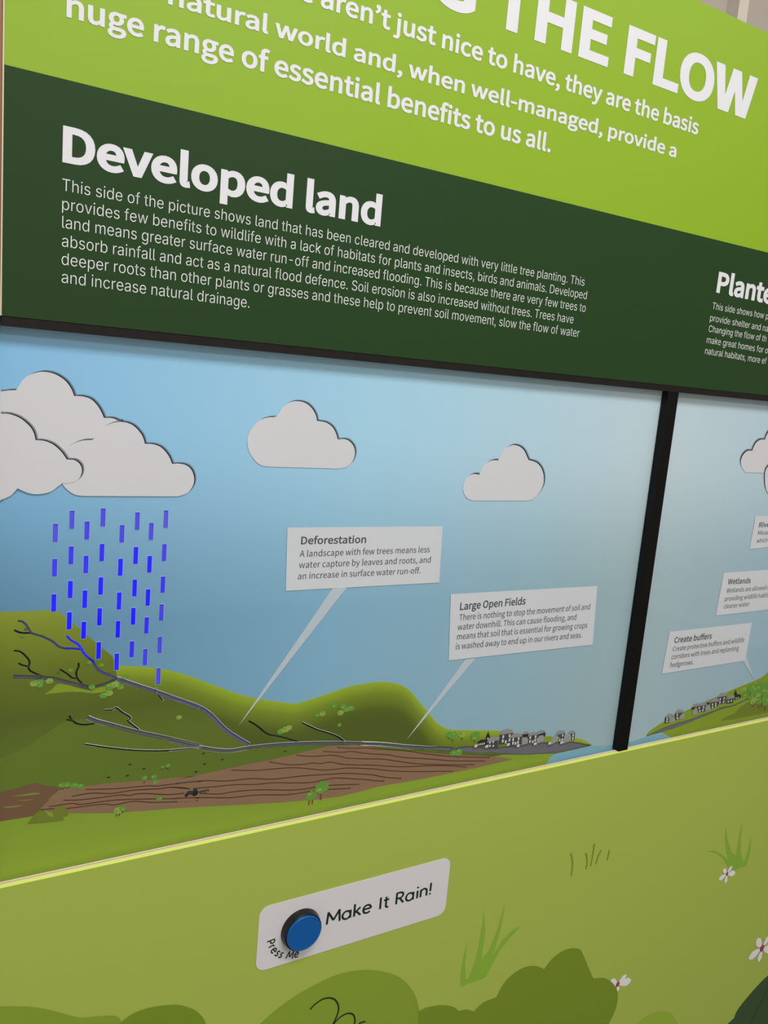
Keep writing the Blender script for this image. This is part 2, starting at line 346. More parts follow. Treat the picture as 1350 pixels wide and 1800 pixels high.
 'n': (410, '114 227;114 0;53 0;53 379;112 379;112 287;102 287 114 322 131 347;152 362 174 377 199 384;227 384 253 384 276 379;295 369 314 358 330 342;341 321 352 299 357 273;357 240;357 0;296 0;296 235 296 265 288 288;273 304 258 321 237 329;210 329 192 329 175 325;161 317 146 309 135 298;126 283 118 267 114 249'),
 'o': (415, '207 -8 173 -8 143 0;117 16 91 33 71 56;56 85 41 114 34 149;34 187 34 227 41 262;56 291 71 321 91 343;117 360 143 376 173 384;207 384 242 384 273 376;299 360 325 343 345 321;359 291 374 262 381 227;381 187 381 149 374 114;359 85 345 56 325 33;299 16 273 0 242 -8|207 46 233 46 254 53;270 66 287 79 299 96;307 117 315 139 319 162;319 187 319 213 315 236;307 258 299 280 287 297;270 310 254 323 233 330;207 330 182 330 161 323;145 310 129 297 116 280;108 258 100 237 96 213;96 187 96 162 100 139;108 117 116 96 129 79;145 66 161 53 182 46'),
 'p': (424, '53 -143;53 379;112 379;112 319;118 319;137 346 145 356 157 365;171 373 186 381 205 384;229 384 261 384 289 376;313 361 337 345 356 322;370 293 383 263 390 229;390 189 390 149 383 114;370 84 356 55 337 32;313 16 289 0 261 -8;229 -8 206 -8 187 -4;173 4 158 12 146 21;138 31;118 59;114 59;114 -143|220 47 244 47 263 53;279 66 295 78 308 95;316 117 324 138 328 162;328 189 328 216 324 240;316 261 308 282 296 299;280 311 264 324 244 330;220 330 197 330 177 324;161 312 145 300 133 284;125 263 117 242 113 217;113 189 113 161 117 136;125 115 133 94 146 77;162 65 178 53 197 47'),
 'r': (259, '53 0;53 379;112 379;112 321;115 321 122 340 135 355;152 367 170 379 190 385;213 385;229 384;243 384;243 322;230 324;207 326 189 326 173 322;159 315 145 307 134 297;126 284 118 270 114 255;114 237;114 0'),
 's': (365, '182 -8 156 -8 133 -4;112 3 92 11 75 23;62 38 49 53 40 72;36 94;94 107 99 86 109 70;124 60 139 50 158 45;181 45 208 45 229 51;244 62 260 74 268 87;268 103 268 116 263 127;254 136 245 144 231 151;212 155;149 170 115 178 89 191;72 208 55 225 47 247;47 274 47 296 53 315;65 332 77 348 94 361;115 370 136 380 160 384;187 384 213 384 235 380;254 372 272 365 287 353;299 339 310 325 319 309;324 290;268 277 263 292 255 304;243 316 230 327 212 333;187 333 165 333 146 327;131 317 116 306 109 293;109 277 109 263 114 252;124 243 134 235 150 228;172 223;229 209 264 201 290 188;306 171 323 154 331 133;331 107 331 84 325 64;312 47 300 30 282 16;260 6 237 -3 211 -8'),
 't': (227, '204 379;204 327;6 327;6 379|65 471;126 471;126 98 126 81 129 69;136 61 143 54 154 50;170 50;185 51;202 54;213 2;192 -3;168 -4 136 -4 110 4;92 21 74 38 65 62;65 93'),
 'u': (410, '182 -5 157 -5 134 0;115 11 95 21 80 37;69 59 58 80 53 107;53 139;53 379;114 379;114 144 114 114 121 91;137 75 152 58 173 50;200 50 218 50 235 54;249 62 264 70 275 81;283 97 292 112 296 131;296 153;296 379;357 379;357 0;298 0;298 92;307 92 295 57 279 32;257 17 235 2 211 -5'),
 'v': (389, '163 0;17 379;84 379;165 155;187 87;206 21;184 21;203 87;224 155;305 379;371 379;226 0'),
 'w': (567, '138 0;23 379;87 379;133 214;154 137;175 41;165 41;186 135;206 214;252 379;316 379;362 214;382 136;402 41;391 41;413 135;434 214;480 379;545 379;429 0;368 0;319 172;305 225;291 280;277 338;291 338;277 280;263 225;248 172;199 0'),
 'x': (379, '21 0;171 218;171 171;29 379;100 379;147 306;179 253;207 206;175 206;202 253;233 306;282 379;352 379;209 169;209 214;358 0;287 0;231 85;200 136;173 182;205 182;178 136;148 85;91 0'),
 'y': (389, '47 -139;61 -86;71 -87 83 -90 94 -91;104 -89 114 -87 122 -82;130 -74 138 -66 145 -53;151 -36;163 -1;17 379;84 379;165 155;187 87;206 21;184 21;202 87;224 155;305 379;371 379;204 -58 196 -78 187 -94;177 -107 166 -120 153 -129;139 -136 125 -142 109 -145;91 -145;65 -143'),
},
}


# heavy W for the title, drawn at its final weight
HEAVY_W = [[(-10, 272), (58, 272), (85, 95), (87, 95), (122, 272), (188, 272), (222, 95), (224, 95), (252, 272), (318, 272), (264, -15), (182, -15), (156, 130), (154, 130), (126, -15), (44, -15)]]


def decode(g):
    out = []
    for s in g.split('|'):
        if s:
            out.append([tuple(int(v) for v in p.split()) for p in s.split(';')])
    return out


def layout(font, text, track=0.0):
    """glyph origins and the ink extents of a line in font units"""
    G = GLYPHS[font]
    x, places, lo, hi = 0.0, [], None, None
    for ch in text:
        src, dz = (',', None) if ch == '\u2019' else (ch, 0)
        adv, g = G[src]
        sp = decode(g)
        if sp:
            xs = [p[0] for s in sp for p in s]
            if dz is None:
                top = max(p[1] for s in sp for p in s)
                dz = max(p[1] for s in decode(G['l'][1]) for p in s) - top
            places.append((x, dz, sp, src))
            lo = x + min(xs) if lo is None else lo
            hi = x + max(xs)
        x += adv + track
    return places, lo, hi, x


def cap_height(font, ch):
    return max(p[1] for s in decode(GLYPHS[font][ch][1]) for p in s)


def flatten(sp, res):
    """bezier outlines to polygons"""
    out = []
    for s in sp:
        pts = []
        n = len(s)
        for i, p in enumerate(s):
            q = s[(i + 1) % n]
            pts.append((float(p[0]), float(p[1])))
            if len(p) > 2:
                for k in range(1, res):
                    t = k / res
                    u = 1 - t
                    pts.append(tuple(u ** 3 * p[c] + 3 * u * u * t * p[2 + c] + 3 * u * t * t * p[4 + c] + t ** 3 * q[c] for c in (0, 1)))
        pts = [p for i, p in enumerate(pts) if math.hypot(p[0] - pts[i - 1][0], p[1] - pts[i - 1][1]) > 0.6]
        if len(pts) > 2:
            out.append(pts)
    return out


def area2(p):
    return sum(p[i - 1][0] * p[i][1] - p[i][0] * p[i - 1][1] for i in range(len(p)))


def inside(pt, poly):
    c = False
    for i in range(len(poly)):
        (x1, y1), (x2, y2) = poly[i - 1], poly[i]
        if (y1 > pt[1]) != (y2 > pt[1]) and pt[0] < (x2 - x1) * (pt[1] - y1) / (y2 - y1) + x1:
            c = not c
    return c


def fatten(pts, d):
    """move a counter-clockwise outline outward by d (mitred)"""
    if not d:
        return pts
    n = len(pts)
    out = []
    for i in range(n):
        a, p, b_ = pts[i - 1], pts[i], pts[(i + 1) % n]
        e1 = (p[0] - a[0], p[1] - a[1])
        e2 = (b_[0] - p[0], b_[1] - p[1])
        l1, l2 = math.hypot(*e1), math.hypot(*e2)
        n1 = (e1[1] / l1, -e1[0] / l1)
        n2 = (e2[1] / l2, -e2[0] / l2)
        mx_, mz_ = n1[0] + n2[0], n1[1] + n2[1]
        dn = max(0.35, (mx_ * n1[0] + mz_ * n1[1]))
        out.append((p[0] + d * mx_ / dn, p[1] + d * mz_ / dn))
    return out


TRI = {}


def glyph_mesh(font, ch, sp, bold, res):
    key = (font, ch, bold, res)
    if key in TRI:
        return TRI[key]
    cs = flatten(sp, res)
    if ch == 'W' and bold > 10:
        cs = [fatten(ccw(HEAVY_W[0]), -bold)]
    depth = [sum(inside(c[0], o) for o in cs if o is not c) for c in cs]
    vs, fs = [], []
    for c, d in zip(cs, depth):
        if d % 2:
            continue
        outer = c if area2(c) > 0 else c[::-1]
        loops = [fatten(outer, min(bold, 0))]
        for h, hd in zip(cs, depth):
            if hd == d + 1 and inside(h[0], c):
                h = h if area2(h) < 0 else h[::-1]
                loops.append(fatten(h, min(bold, 0)))
        tris = tessellate_polygon([[Vector((p[0], p[1], 0)) for p in l] for l in loops])
        k = len(vs)
        flat_ = [p for l in loops for p in l]
        vs += flat_
        for t in tris:
            p, q, r = (flat_[i] for i in t)
            s = (q[0] - p[0]) * (r[1] - p[1]) - (q[1] - p[1]) * (r[0] - p[0])
            if abs(s) > 1e-9:
                fs.append(tuple(k + i for i in (t if s > 0 else reversed(t))))
        if bold > 0:                # thicken every stroke: a band along each edge, a mitred corner at each bend
            for l in loops:
                n = len(l)
                nn = []
                for i in range(n):
                    p, q = l[i], l[(i + 1) % n]
                    L = math.hypot(q[0] - p[0], q[1] - p[1])
                    nn.append(((q[1] - p[1]) / L, -(q[0] - p[0]) / L))
                for i in range(n):
                    p, q, m_, m0 = l[i], l[(i + 1) % n], nn[i], nn[i - 1]
                    k = len(vs)
                    ly = 1 + i % 3 if i < n - 1 else 4      # overlapping bands must not share one plane
                    vs += [p + (ly,), q + (ly,), (q[0] + m_[0] * bold, q[1] + m_[1] * bold, ly), (p[0] + m_[0] * bold, p[1] + m_[1] * bold, ly)]
                    fs.append((k, k + 3, k + 2, k + 1))
                    if m0[0] * m_[1] - m0[1] * m_[0] > 1e-6:          # outward corner
                        sx_, sz_ = m0[0] + m_[0], m0[1] + m_[1]
                        d = sx_ * m_[0] + sz_ * m_[1]
                        k = len(vs)
                        vs += [p + (5,), (p[0] + m0[0] * bold, p[1] + m0[1] * bold, 5), (p[0] + m_[0] * bold, p[1] + m_[1] * bold, 5)]
                        if d > 0.5:
                            vs.append((p[0] + sx_ / d * bold, p[1] + sz_ / d * bold, 5))
                            fs.append((k, k + 1, k + 3, k + 2))
                        else:
                            fs.append((k, k + 1, k + 2))
    TRI[key] = (vs, fs)
    return vs, fs


def lettering(name, lines, parent, m, y, font='source', bold=0.0, res=3, ref='l', split=False):
    """One mesh of printed letters. lines: (text, (x0, z0, x1, z1, height of ref), tracking, fitted text, ref)
    the ink of the fitted text runs from (x0, z0) to (x1, z1)."""
    b = MB()
    for ln in lines:
        text, (x0, z0, x1, z1, ch_) = ln[0], ln[1]
        track = ln[2] if len(ln) > 2 else 0.0
        fit = ln[3] if len(ln) > 3 else text
        r = ln[4] if len(ln) > 4 else ref
        pre = layout(font, text[:text.index(fit)], track)[3]
        _, lo, hi, _ = layout(font, fit, track)
        lo, hi = lo + pre - bold, hi + pre + bold
        sz = ch_ / (cap_height(font, r) + 2 * bold)
        sx = (x1 - x0) / (hi - lo)
        sl = (z1 - z0) / (x1 - x0)
        for gx, gz, sp, ch in layout(font, text, track)[0]:
            vs, fs = glyph_mesh(font, ch, sp, bold, res)
            out = []
            for v in vs:
                px, pz = v[0], v[1]
                X = x0 + (px + gx - lo) * sx
                out.append((X, y - (v[2] * 8e-6 if len(v) > 2 else 0), z0 + (X - x0) * sl + (pz + gz + bold) * sz))
            if split:               # each big letter a part of its own
                b = MB()
                b.add(out, fs)
                b.build(name, m, parent)
            else:
                b.add(out, fs)
    return None if split else b.build(name, m, parent)


def cut(o, cutter):
    """cut the cutter's shape right through a board"""
    md = o.modifiers.new('cut', 'BOOLEAN')
    md.operation = 'DIFFERENCE'
    md.solver = 'EXACT'
    md.use_self = True
    md.object = cutter
    dg = bpy.context.evaluated_depsgraph_get()
    dg.update()
    me = bpy.data.meshes.new_from_object(o.evaluated_get(dg))
    o.modifiers.clear()
    if len(me.polygons) > 3:
        o.data = me


# ------------------------------------------------------------------ materials
M = {}
M['wall'] = mat('wall_paint', srgb(174, 166, 155), 0.8, 0.2, grain=0.02, scale=8)
M['wall_white'] = mat('wall_white', srgb(232, 229, 224), 0.8, 0.2, grain=0.02, scale=8)
M['ceiling'] = mat('ceiling_paint', srgb(235, 234, 230), 0.9, 0.1)
M['floor'] = mat('floor_vinyl', srgb(120, 116, 110), 0.5, 0.3, grain=0.1, scale=30)
M['trunking'] = mat('trunking_plastic', srgb(206, 198, 186), 0.6, 0.3)
M['ply'] = mat('birch_plywood', srgb(228, 214, 184), 0.6, 0.3, grain=0.08, scale=45)
M['ply_ply'] = mat('plywood_dark_ply', srgb(150, 112, 84), 0.7, 0.2, grain=0.15, scale=45)
M['gap'] = mat('dark_gap', srgb(30, 24, 20), 0.8, 0.1)
M['light_green'] = mat('light_green_print', srgb(145, 182, 41), 0.42, 0.3, grain=0.015, scale=25)
M['dark_green'] = mat('dark_green_print', srgb(40, 68, 34), 0.5, 0.16, grain=0.02, scale=25)
M['lime'] = mat('lime_print', srgb(172, 191, 84), 0.5, 0.3, grain=0.025, scale=400)
M['lime_edge'] = mat('lit_lime_edge', srgb(214, 232, 100), 0.3, 0.5)  # lime print, its colour brightened to stand in for light on the chamfer
M['white_print'] = mat('white_print', srgb(232, 233, 237), 0.45, 0.3)
M['white_text'] = mat('white_text_print', srgb(232, 236, 232), 0.45, 0.3)
M['black'] = mat('black_aluminium', srgb(8, 8, 8), 0.5, 0.2)
M['black_rail'] = mat('black_stained_rail', srgb(32, 28, 26), 0.65, 0.2, grain=0.35, scale=80)
M['cut_edge'] = mat('cut_board_edge', srgb(244, 247, 250), 0.6, 0.2)
M['rim'] = mat('pale_slot_rim', srgb(176, 200, 224), 0.5, 0.2)
M['cloud'] = mat('cloud_print', srgb(225, 225, 229), 0.6, 0.2, grain=0.012, scale=40)
M['cloud_shadow'] = mat('cloud_shadow_print', srgb(26, 34, 46), 0.8, 0.1)
M['callout'] = mat('callout_print', srgb(222, 226, 230), 0.6, 0.2)
M['callout_text'] = mat('callout_text_print', srgb(84, 86, 88), 0.6, 0.2)
M['sticker'] = mat('white_sticker', srgb(224, 222, 225), 0.5, 0.3)
M['ink'] = mat('dark_green_ink', srgb(22, 44, 32), 0.5, 0.3)
M['soil'] = mat('field_soil_print', srgb(150, 119, 91), 0.6, 0.2, grain=0.03, scale=25)
M['soil_dark'] = mat('dark_soil_print', srgb(124, 94, 68), 0.6, 0.2)
M['furrow'] = mat('furrow_print', srgb(84, 46, 28), 0.6, 0.2)
M['olive'] = mat('olive_bush_print', srgb(122, 136, 44), 0.6, 0.2)
M['streak'] = mat('grass_streak_print', srgb(140, 146, 66), 0.6, 0.2)
M['tree_a'] = mat('tree_green_print', srgb(106, 164, 62), 0.6, 0.2)
M['tree_b'] = mat('tree_yellow_green_print', srgb(154, 182, 78), 0.6, 0.2)
M['tree_c'] = mat('tree_dark_green_print', srgb(74, 112, 48), 0.6, 0.2)
M['trunk'] = mat('tree_trunk_print', srgb(112, 74, 44), 0.6, 0.2)
M['trunk_red'] = mat('tree_red_trunk_print', srgb(150, 62, 44), 0.6, 0.2)
M['tractor'] = mat('tractor_print', srgb(52, 54, 56), 0.6, 0.2)
M['bird'] = mat('black_print', srgb(24, 26, 22), 0.6, 0.2)
M['house_dark'] = mat('house_dark_print', srgb(74, 74, 76), 0.6, 0.2)
M['house_black'] = mat('house_black_print', srgb(44, 44, 46), 0.6, 0.2)
M['roof'] = mat('roof_grey_print', srgb(156, 156, 156), 0.6, 0.2)
M['house_pale'] = mat('house_pale_print', srgb(162, 164, 160), 0.6, 0.2)
M['pane'] = mat('window_white_print', srgb(226, 226, 226), 0.6, 0.2)
M['water'] = mat('water_print', srgb(132, 188, 208), 0.6, 0.2)
M['town_land'] = mat('town_grass_print', srgb(142, 168, 44), 0.6, 0.2)
M['bed_grey'] = mat('river_diffuser', srgb(116, 116, 124), 0.6, 0.2, grain=0.1, scale=60)
M['bed_dark'] = mat('dark_channel_bed', srgb(40, 40, 44), 0.6, 0.2)
M['bush_a'] = mat('bush_green_print', srgb(138, 164, 52), 0.5, 0.3)
M['bush_b'] = mat('bush_dark_green_print', srgb(122, 148, 40), 0.5, 0.3)
M['bush_c'] = mat('bush_light_green_print', srgb(156, 184, 62), 0.5, 0.3)
M['leaf_dark'] = mat('dark_leaf_print', srgb(58, 84, 50), 0.5, 0.3)
M['vein'] = mat('dark_vein_print', srgb(34, 54, 30), 0.5, 0.3)
M['tuft'] = mat('grass_tuft_print', srgb(140, 182, 60), 0.5, 0.3)
M['tuft_dark'] = mat('grass_stroke_print', srgb(126, 150, 52), 0.5, 0.3)
M['petal'] = mat('petal_print', srgb(240, 236, 240), 0.5, 0.3)
M['flower_eye'] = mat('flower_centre_print', srgb(170, 62, 84), 0.5, 0.3)
M['bezel'] = mat('black_button_plastic', srgb(10, 10, 11), 0.3, 0.45)
M['plunger'] = mat('blue_button_plastic', srgb(2, 92, 168), 0.35, 0.4)

hill_ramp = ramp_mat('hill_print', [(0.0, srgb(164, 190, 46)), (0.3, srgb(128, 152, 38)), (0.75, srgb(90, 108, 26)), (1.0, srgb(84, 102, 26))])
knoll_ramp = ramp_mat('knoll_print', [(0.0, srgb(150, 166, 48)), (0.45, srgb(112, 128, 34)), (0.8, srgb(92, 110, 28)), (1.0, srgb(100, 122, 34))])
meadow_ramp = ramp_mat('meadow_print', [(0.0, srgb(106, 130, 36)), (1.0, srgb(92, 114, 34))], axis=0)
fore_ramp = ramp_mat('foreground_meadow_print', [(0.0, srgb(142, 172, 50)), (1.0, srgb(156, 186, 54))])


def sky_print(name, top, low):
    """the blue of the printed sky: two colour runs along the picture, blended over its height"""
    m = ramp_mat(name, top, axis=0)
    nt = m.node_tree
    b = nt.nodes['Principled BSDF']
    t = nt.nodes['Color Ramp']
    sp = nt.nodes['Separate XYZ']
    l = nt.nodes.new('ShaderNodeValToRGB')
    while len(l.color_ramp.elements) < len(low):
        l.color_ramp.elements.new(0.5)
    for e, (p, c) in zip(l.color_ramp.elements, low):
        e.position, e.color = p, c
    mr = nt.nodes.new('ShaderNodeMapRange')
    mr.interpolation_type = 'SMOOTHSTEP'
    mr.inputs['From Min'].default_value = 0.45
    mr.inputs['From Max'].default_value = 0.85
    mix = nt.nodes.new('ShaderNodeMix')
    mix.data_type = 'RGBA'
    nt.links.new(sp.outputs[0], l.inputs[0])
    nt.links.new(sp.outputs[1], mr.inputs[0])
    nt.links.new(mr.outputs[0], mix.inputs[0])
    nt.links.new(l.outputs[0], mix.inputs[6])
    nt.links.new(t.outputs[0], mix.inputs[7])
    nt.links.new(mix.outputs[2], b.inputs['Base Color'])
    return m


sky_ramp = sky_print('sky_print', [(0.0, (.26, .60, .92, 1)), (0.45, (.44, .76, .95, 1)), (1.0, (.63, .78, .84, 1))],
                     [(0.0, (.12, .31, .50, 1)), (0.4, (.26, .52, .71, 1)), (1.0, (.41, .57, .60, 1))])
sky_ramp_far = sky_print('sky_print_far', [(0.0, (.63, .78, .84, 1)), (0.3, (.52, .72, .84, 1)), (1.0, (.36, .64, .86, 1))],
                         [(0.0, (.45, .60, .64, 1)), (0.3, (.36, .56, .68, 1)), (1.0, (.2, .42, .6, 1))])

# acrylic: clear sheet, its surface mirrors more the flatter one looks along it
ac = bpy.data.materials.new('clear_acrylic')
ac.use_nodes = True
nt = ac.node_tree
nt.nodes.remove(nt.nodes['Principled BSDF'])
tr = nt.nodes.new('ShaderNodeBsdfTransparent')
tr.inputs[0].default_value = (0.985, 0.99, 0.99, 1)
gl = nt.nodes.new('ShaderNodeBsdfGlossy')
gl.inputs['Roughness'].default_value = 0.06
lw = nt.nodes.new('ShaderNodeLayerWeight')
lw.inputs['Blend'].default_value = 0.5
pw = nt.nodes.new('ShaderNodeMath')
pw.operation = 'POWER'
pw.inputs[1].default_value = 5.0
fr = nt.nodes.new('ShaderNodeMath')
fr.operation = 'MULTIPLY_ADD'
fr.inputs[1].default_value = 0.92
fr.inputs[2].default_value = 0.055
nt.links.new(lw.outputs['Facing'], pw.inputs[0])
nt.links.new(pw.outputs[0], fr.inputs[0])
mx = nt.nodes.new('ShaderNodeMixShader')
nt.links.new(fr.outputs[0], mx.inputs[0])
nt.links.new(tr.outputs[0], mx.inputs[1])
nt.links.new(gl.outputs[0], mx.inputs[2])
nt.links.new(mx.outputs[0], nt.nodes['Material Output'].inputs[0])
ac_edge = bpy.data.materials.new('acrylic_edge')
ac_edge.use_nodes = True
nt = ac_edge.node_tree
nt.nodes.remove(nt.nodes['Principled BSDF'])
tr = nt.nodes.new('ShaderNodeBsdfTransparent')
nt.links.new(tr.outputs[0], nt.nodes['Material Output'].inputs[0])

# ------------------------------------------------------------------ the room
EYE = 1.45
X0, X1, Y0, YB, ZC = -1.6, 4.6, -3.8, 0.09, 3.0


def struct(name, x0, x1, y0, y1, z0, z1, m):
    b = MB()
    b.box(x0, x1, y0, y1, z0, z1)
    return tag(b.build(name, m), kind='structure')


struct('floor', X0 - .1, X1 + .1, Y0 - .1, YB + .1, -0.1, 0.0, M['floor'])
struct('ceiling', X0 - .1, X1 + .1, Y0 - .1, YB + .1, ZC, ZC + .1, M['ceiling'])
struct('wall_back', X0 - .1, X1 + .1, YB, YB + .1, 0, ZC, M['wall'])
struct('wall_front', X0 - .1, X1 + .1, Y0 - .1, Y0, 0, ZC, M['wall_white'])
struct('wall_left', X0 - .1, X0, Y0, YB, 0, ZC, M['wall_white'])
struct('wall_right', X1, X1 + .1, Y0, YB, 0, ZC, M['wall_white'])
TR = [(0.9761,1.9828),(0.9952,1.9882)]  # x, z pairs in metres, here and below: image pixels projected onto each plane
b = MB()
b.box(TR[0][0], TR[1][0], YB - .02, YB, 0.0, ZC)
tag(b.build('trim_1', M['trunking']), 'white vertical cable trunking on the wall above the green board', kind='structure')

# ------------------------------------------------------------------ the upper information board
XL, XR = 0.0671, 2.16
ZT, ZB = EYE + 0.636 * .75, EYE + 0.0314 * .75
ZD = EYE + 0.2873 * .75           # where light green meets dark green
board = thing('information_board', ((XL + XR) / 2, 0.0, ZB),
              'large green information board with white writing above the glazed landscape picture', 'information board')
b = MB()
b.box(XL - .0012, XR, 0.0003, 0.0066, ZB, ZT)
b.build('plywood_core', M['ply'], board)
flat_part('light_green_print', [(XL, ZD), (XR, ZD), (XR, ZT), (XL, ZT)], 0.0, M['light_green'], board)
flat_part('dark_green_print', [(XL, ZB), (XR, ZB), (XR, ZD), (XL, ZD)], 0.0, M['dark_green'], board)
YT = -0.0003
lettering('title_letter', [('G THE FLOW', (0.5811,1.8197,0.9467,1.8189,0.05194), 0, 'HE FLOW', 'H')],
          board, M['white_print'], YT, bold=15, res=8, split=True)
lettering('introduction_lettering', [
    ('e aren\u2019t just nice to have, they are the basis', (0.3311,1.7816,0.8513,1.7814,0.01883), 0, 'aren\u2019t just nice to have, they are the basis'),
    ('natural world and, when well-managed, provide a', (0.1918,1.7444,0.8184,1.7478,0.01653), 0),
    ('huge range of essential benefits to us all.', (0.1118,1.7122,0.6206,1.7133,0.01954), 0)],
    board, M['white_print'], YT, bold=9.5, res=5)
lettering('heading_lettering', [('Developed land', (0.1111,1.6017,0.4127,1.6000,0.02851), 0, 'Developed land', 'D')],
          board, M['white_print'], YT, bold=14, res=6)
lettering('paragraph_lettering', [
    ('This side of the picture shows land that has been cleared and developed with very little tree planting. This', (0.1114,1.5796,0.6947,1.5785,0.00936)),
    ('provides few benefits to wildlife with a lack of habitats for plants and insects, birds and animals. Developed', (0.1117,1.5646,0.7009,1.5638,0.00943)),
    ('land means greater surface water run-off and increased flooding. This is because there are very few trees to', (0.1120,1.5501,0.7016,1.5489,0.00950)),
    ('absorb rainfall and act as a natural flood defence. Soil erosion is also increased without trees. Trees have', (0.1121,1.5351,0.6845,1.5337,0.00957)),
    ('deeper roots than other plants or grasses and these help to prevent soil movement, slow the flow of water', (0.1122,1.5204,0.6966,1.5189,0.00964)),
    ('and increase natural drainage.', (0.1125,1.5058,0.2793,1.5045,0.00972))],
    board, M['white_text'], YT, font='inter', bold=-7, res=3, ref='T')
lettering('second_heading_lettering', [('Planted', (0.9283,1.6003,1.0268,1.5989,0.02700), 0, 'Plant', 'P')],
          board, M['white_print'], YT, bold=14, res=5)
lettering('second_paragraph_lettering', [
    ('This side shows how p', (0.9253,1.5786,1.0347,1.5781,0.00849), 0, 'This side shows how'),
    ('provide shelter and na', (0.9243,1.5629,1.0313,1.5617,0.00854), 0, 'provide shelter and'),
    ('Changing the flow of th', (0.9247,1.5488,1.0349,1.5476,0.00859), 0, 'Changing the flow of'),
    ('make great homes for o', (0.9240,1.5341,1.0453,1.5319,0.00863), 0, 'make great homes for'),
    ('natural habitats, more ef', (0.9239,1.5195,1.0414,1.5173,0.00869), 0, 'natural habitats, more')],
    board, M['white_text'], YT, font='inter', bold=-5, res=3, ref='T')

# ------------------------------------------------------------------ the lower board
ZL = EYE - 0.6589 * .75           # front upper edge of the lower board
ZLT = ZL + 0.0022
low = thing('lower_board', ((XL + XR) / 2, 0.0, 0.0),
            'lime green lower board printed with bushes, grass and flowers', 'board')
b = MB()
b.box(XL, XR, 0.0003, 0.0066, 0.0, ZL)
prof = [(0.0003, ZL), (0.0016, ZLT), (0.0066, ZLT), (0.0066, ZL)]
vs = [(x, p[0], p[1]) for x in (XL, XR) for p in prof]
b.add(vs, [(1, 5, 6, 2), (2, 6, 7, 3), (3, 2, 1, 0)[::-1], (4, 5, 6, 7)[::-1]])
b.build('plywood_core', M['ply'], low)
b = MB()
b.box(XL, XR, 0.0034, 0.0040, ZLT - .001, ZLT + .00006)
b.build('plywood_layer', M['ply_ply'], low)
flat_part('lime_print', [(XL, 0.0), (XR, 0.0), (XR, ZL), (XL, ZL)], 0.0, M['lime'], low)
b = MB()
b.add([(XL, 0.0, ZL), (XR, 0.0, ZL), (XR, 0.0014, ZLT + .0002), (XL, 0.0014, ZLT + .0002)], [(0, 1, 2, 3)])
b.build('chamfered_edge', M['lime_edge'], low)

Y1, Y2, Y3 = -0.0002, -0.0004, -0.0006
bush = smooth([(0.0620,0.8359),(0.0717,0.8324),(0.0917,0.8253),(0.1071,0.8180),(0.1229,0.8081),(0.1409,0.7959),(0.1500,0.7919),(0.1630,0.7887),(0.1781,0.7839)], 4) + \
    smooth([(0.1781,0.7839),(0.1835,0.7795),(0.1856,0.7739)], 4)
flat_part('bush', bush + [(0.1883,0.7026),(0.0625,0.7547)], Y1, M['bush_a'], low)
bush = smooth([(0.1852,0.7736),(0.1973,0.7792),(0.2129,0.7803),(0.2329,0.7766),(0.2474,0.7714),(0.2624,0.7610),(0.2725,0.7485),(0.2773,0.7374),(0.2792,0.7225)], 4)
flat_part('bush', bush + [(0.2823,0.6636),(0.1876,0.7029)], Y2, M['bush_b'], low)
bush = smooth([(0.3246,0.6980),(0.3419,0.7135),(0.3665,0.7280),(0.3969,0.7386),(0.4310,0.7447),(0.4567,0.7433),(0.4808,0.7375),(0.5061,0.7263),(0.5299,0.7105),(0.5493,0.6878),(0.5603,0.6662),(0.5664,0.6446),(0.5696,0.6239)], 4)
flat_part('bush', bush + [(0.5784,0.5553),(0.3271,0.6575)], Y1, M['bush_a'], low)
bush = smooth([(0.5635,0.6498),(0.5765,0.6516),(0.6009,0.6463),(0.6204,0.6365),(0.6309,0.6265)], 4) + smooth([(0.6315,0.6266),(0.6436,0.6245),(0.6566,0.6170)], 4) + \
    smooth([(0.6572,0.6170),(0.6722,0.6254),(0.6934,0.6253)], 4) + smooth([(0.6939,0.6253),(0.7066,0.6454),(0.7318,0.6567),(0.7575,0.6535),(0.7780,0.6416)], 4) + \
    smooth([(0.7785,0.6419),(0.7925,0.6552),(0.8157,0.6609),(0.8361,0.6566),(0.8486,0.6477),(0.8685,0.6142),(0.8815,0.5926)], 4) + \
    smooth([(0.8827,0.5917),(0.9047,0.5853),(0.9262,0.5694),(0.9412,0.5468),(0.9424,0.5198),(0.9314,0.4962),(0.9231,0.4824)], 4)
flat_part('bush', bush + [(0.9276,0.4268)] + [(0.5738,0.5572)], Y2, M['bush_b'], low)
bush = smooth([(0.9824,0.4601),(0.9972,0.4720),(1.0189,0.4787),(1.0520,0.4752),(1.0788,0.4617),(1.1011,0.4346),(1.1110,0.4117)], 4)
flat_part('bush', bush + [(1.1246,0.3479),(0.9938,0.4004)], Y1, M['bush_c'], low)
leaf = smooth([(1.2174,0.3717),(1.2423,0.3816),(1.2583,0.3869)], 3) + smooth([(1.2588,0.3877),(1.2625,0.3981),(1.2738,0.4093),(1.3075,0.4307),(1.3400,0.4455),(1.3755,0.4520)], 4)
leaf_o = flat_part('dark_leaf', leaf + [(1.4422,0.4330),(1.5056,0.2067),(1.2304,0.3158)], Y1, M['leaf_dark'], low)
flat_part('leaf_vein', ribbon(smooth([(1.3134,0.3355),(1.3156,0.3556),(1.3202,0.3747),(1.3320,0.3913),(1.3397,0.4042),(1.3474,0.4171)], 4), 0.0012), Y2, M['vein'], leaf_o)
b = MB()
b.flat(ribbon(smooth([(0.4052,0.7100),(0.4110,0.7148),(0.4207,0.7182),(0.4309,0.7165),(0.4391,0.7100),(0.4438,0.6993),(0.4429,0.6893),(0.4380,0.6781)], 5), .0019), Y3)
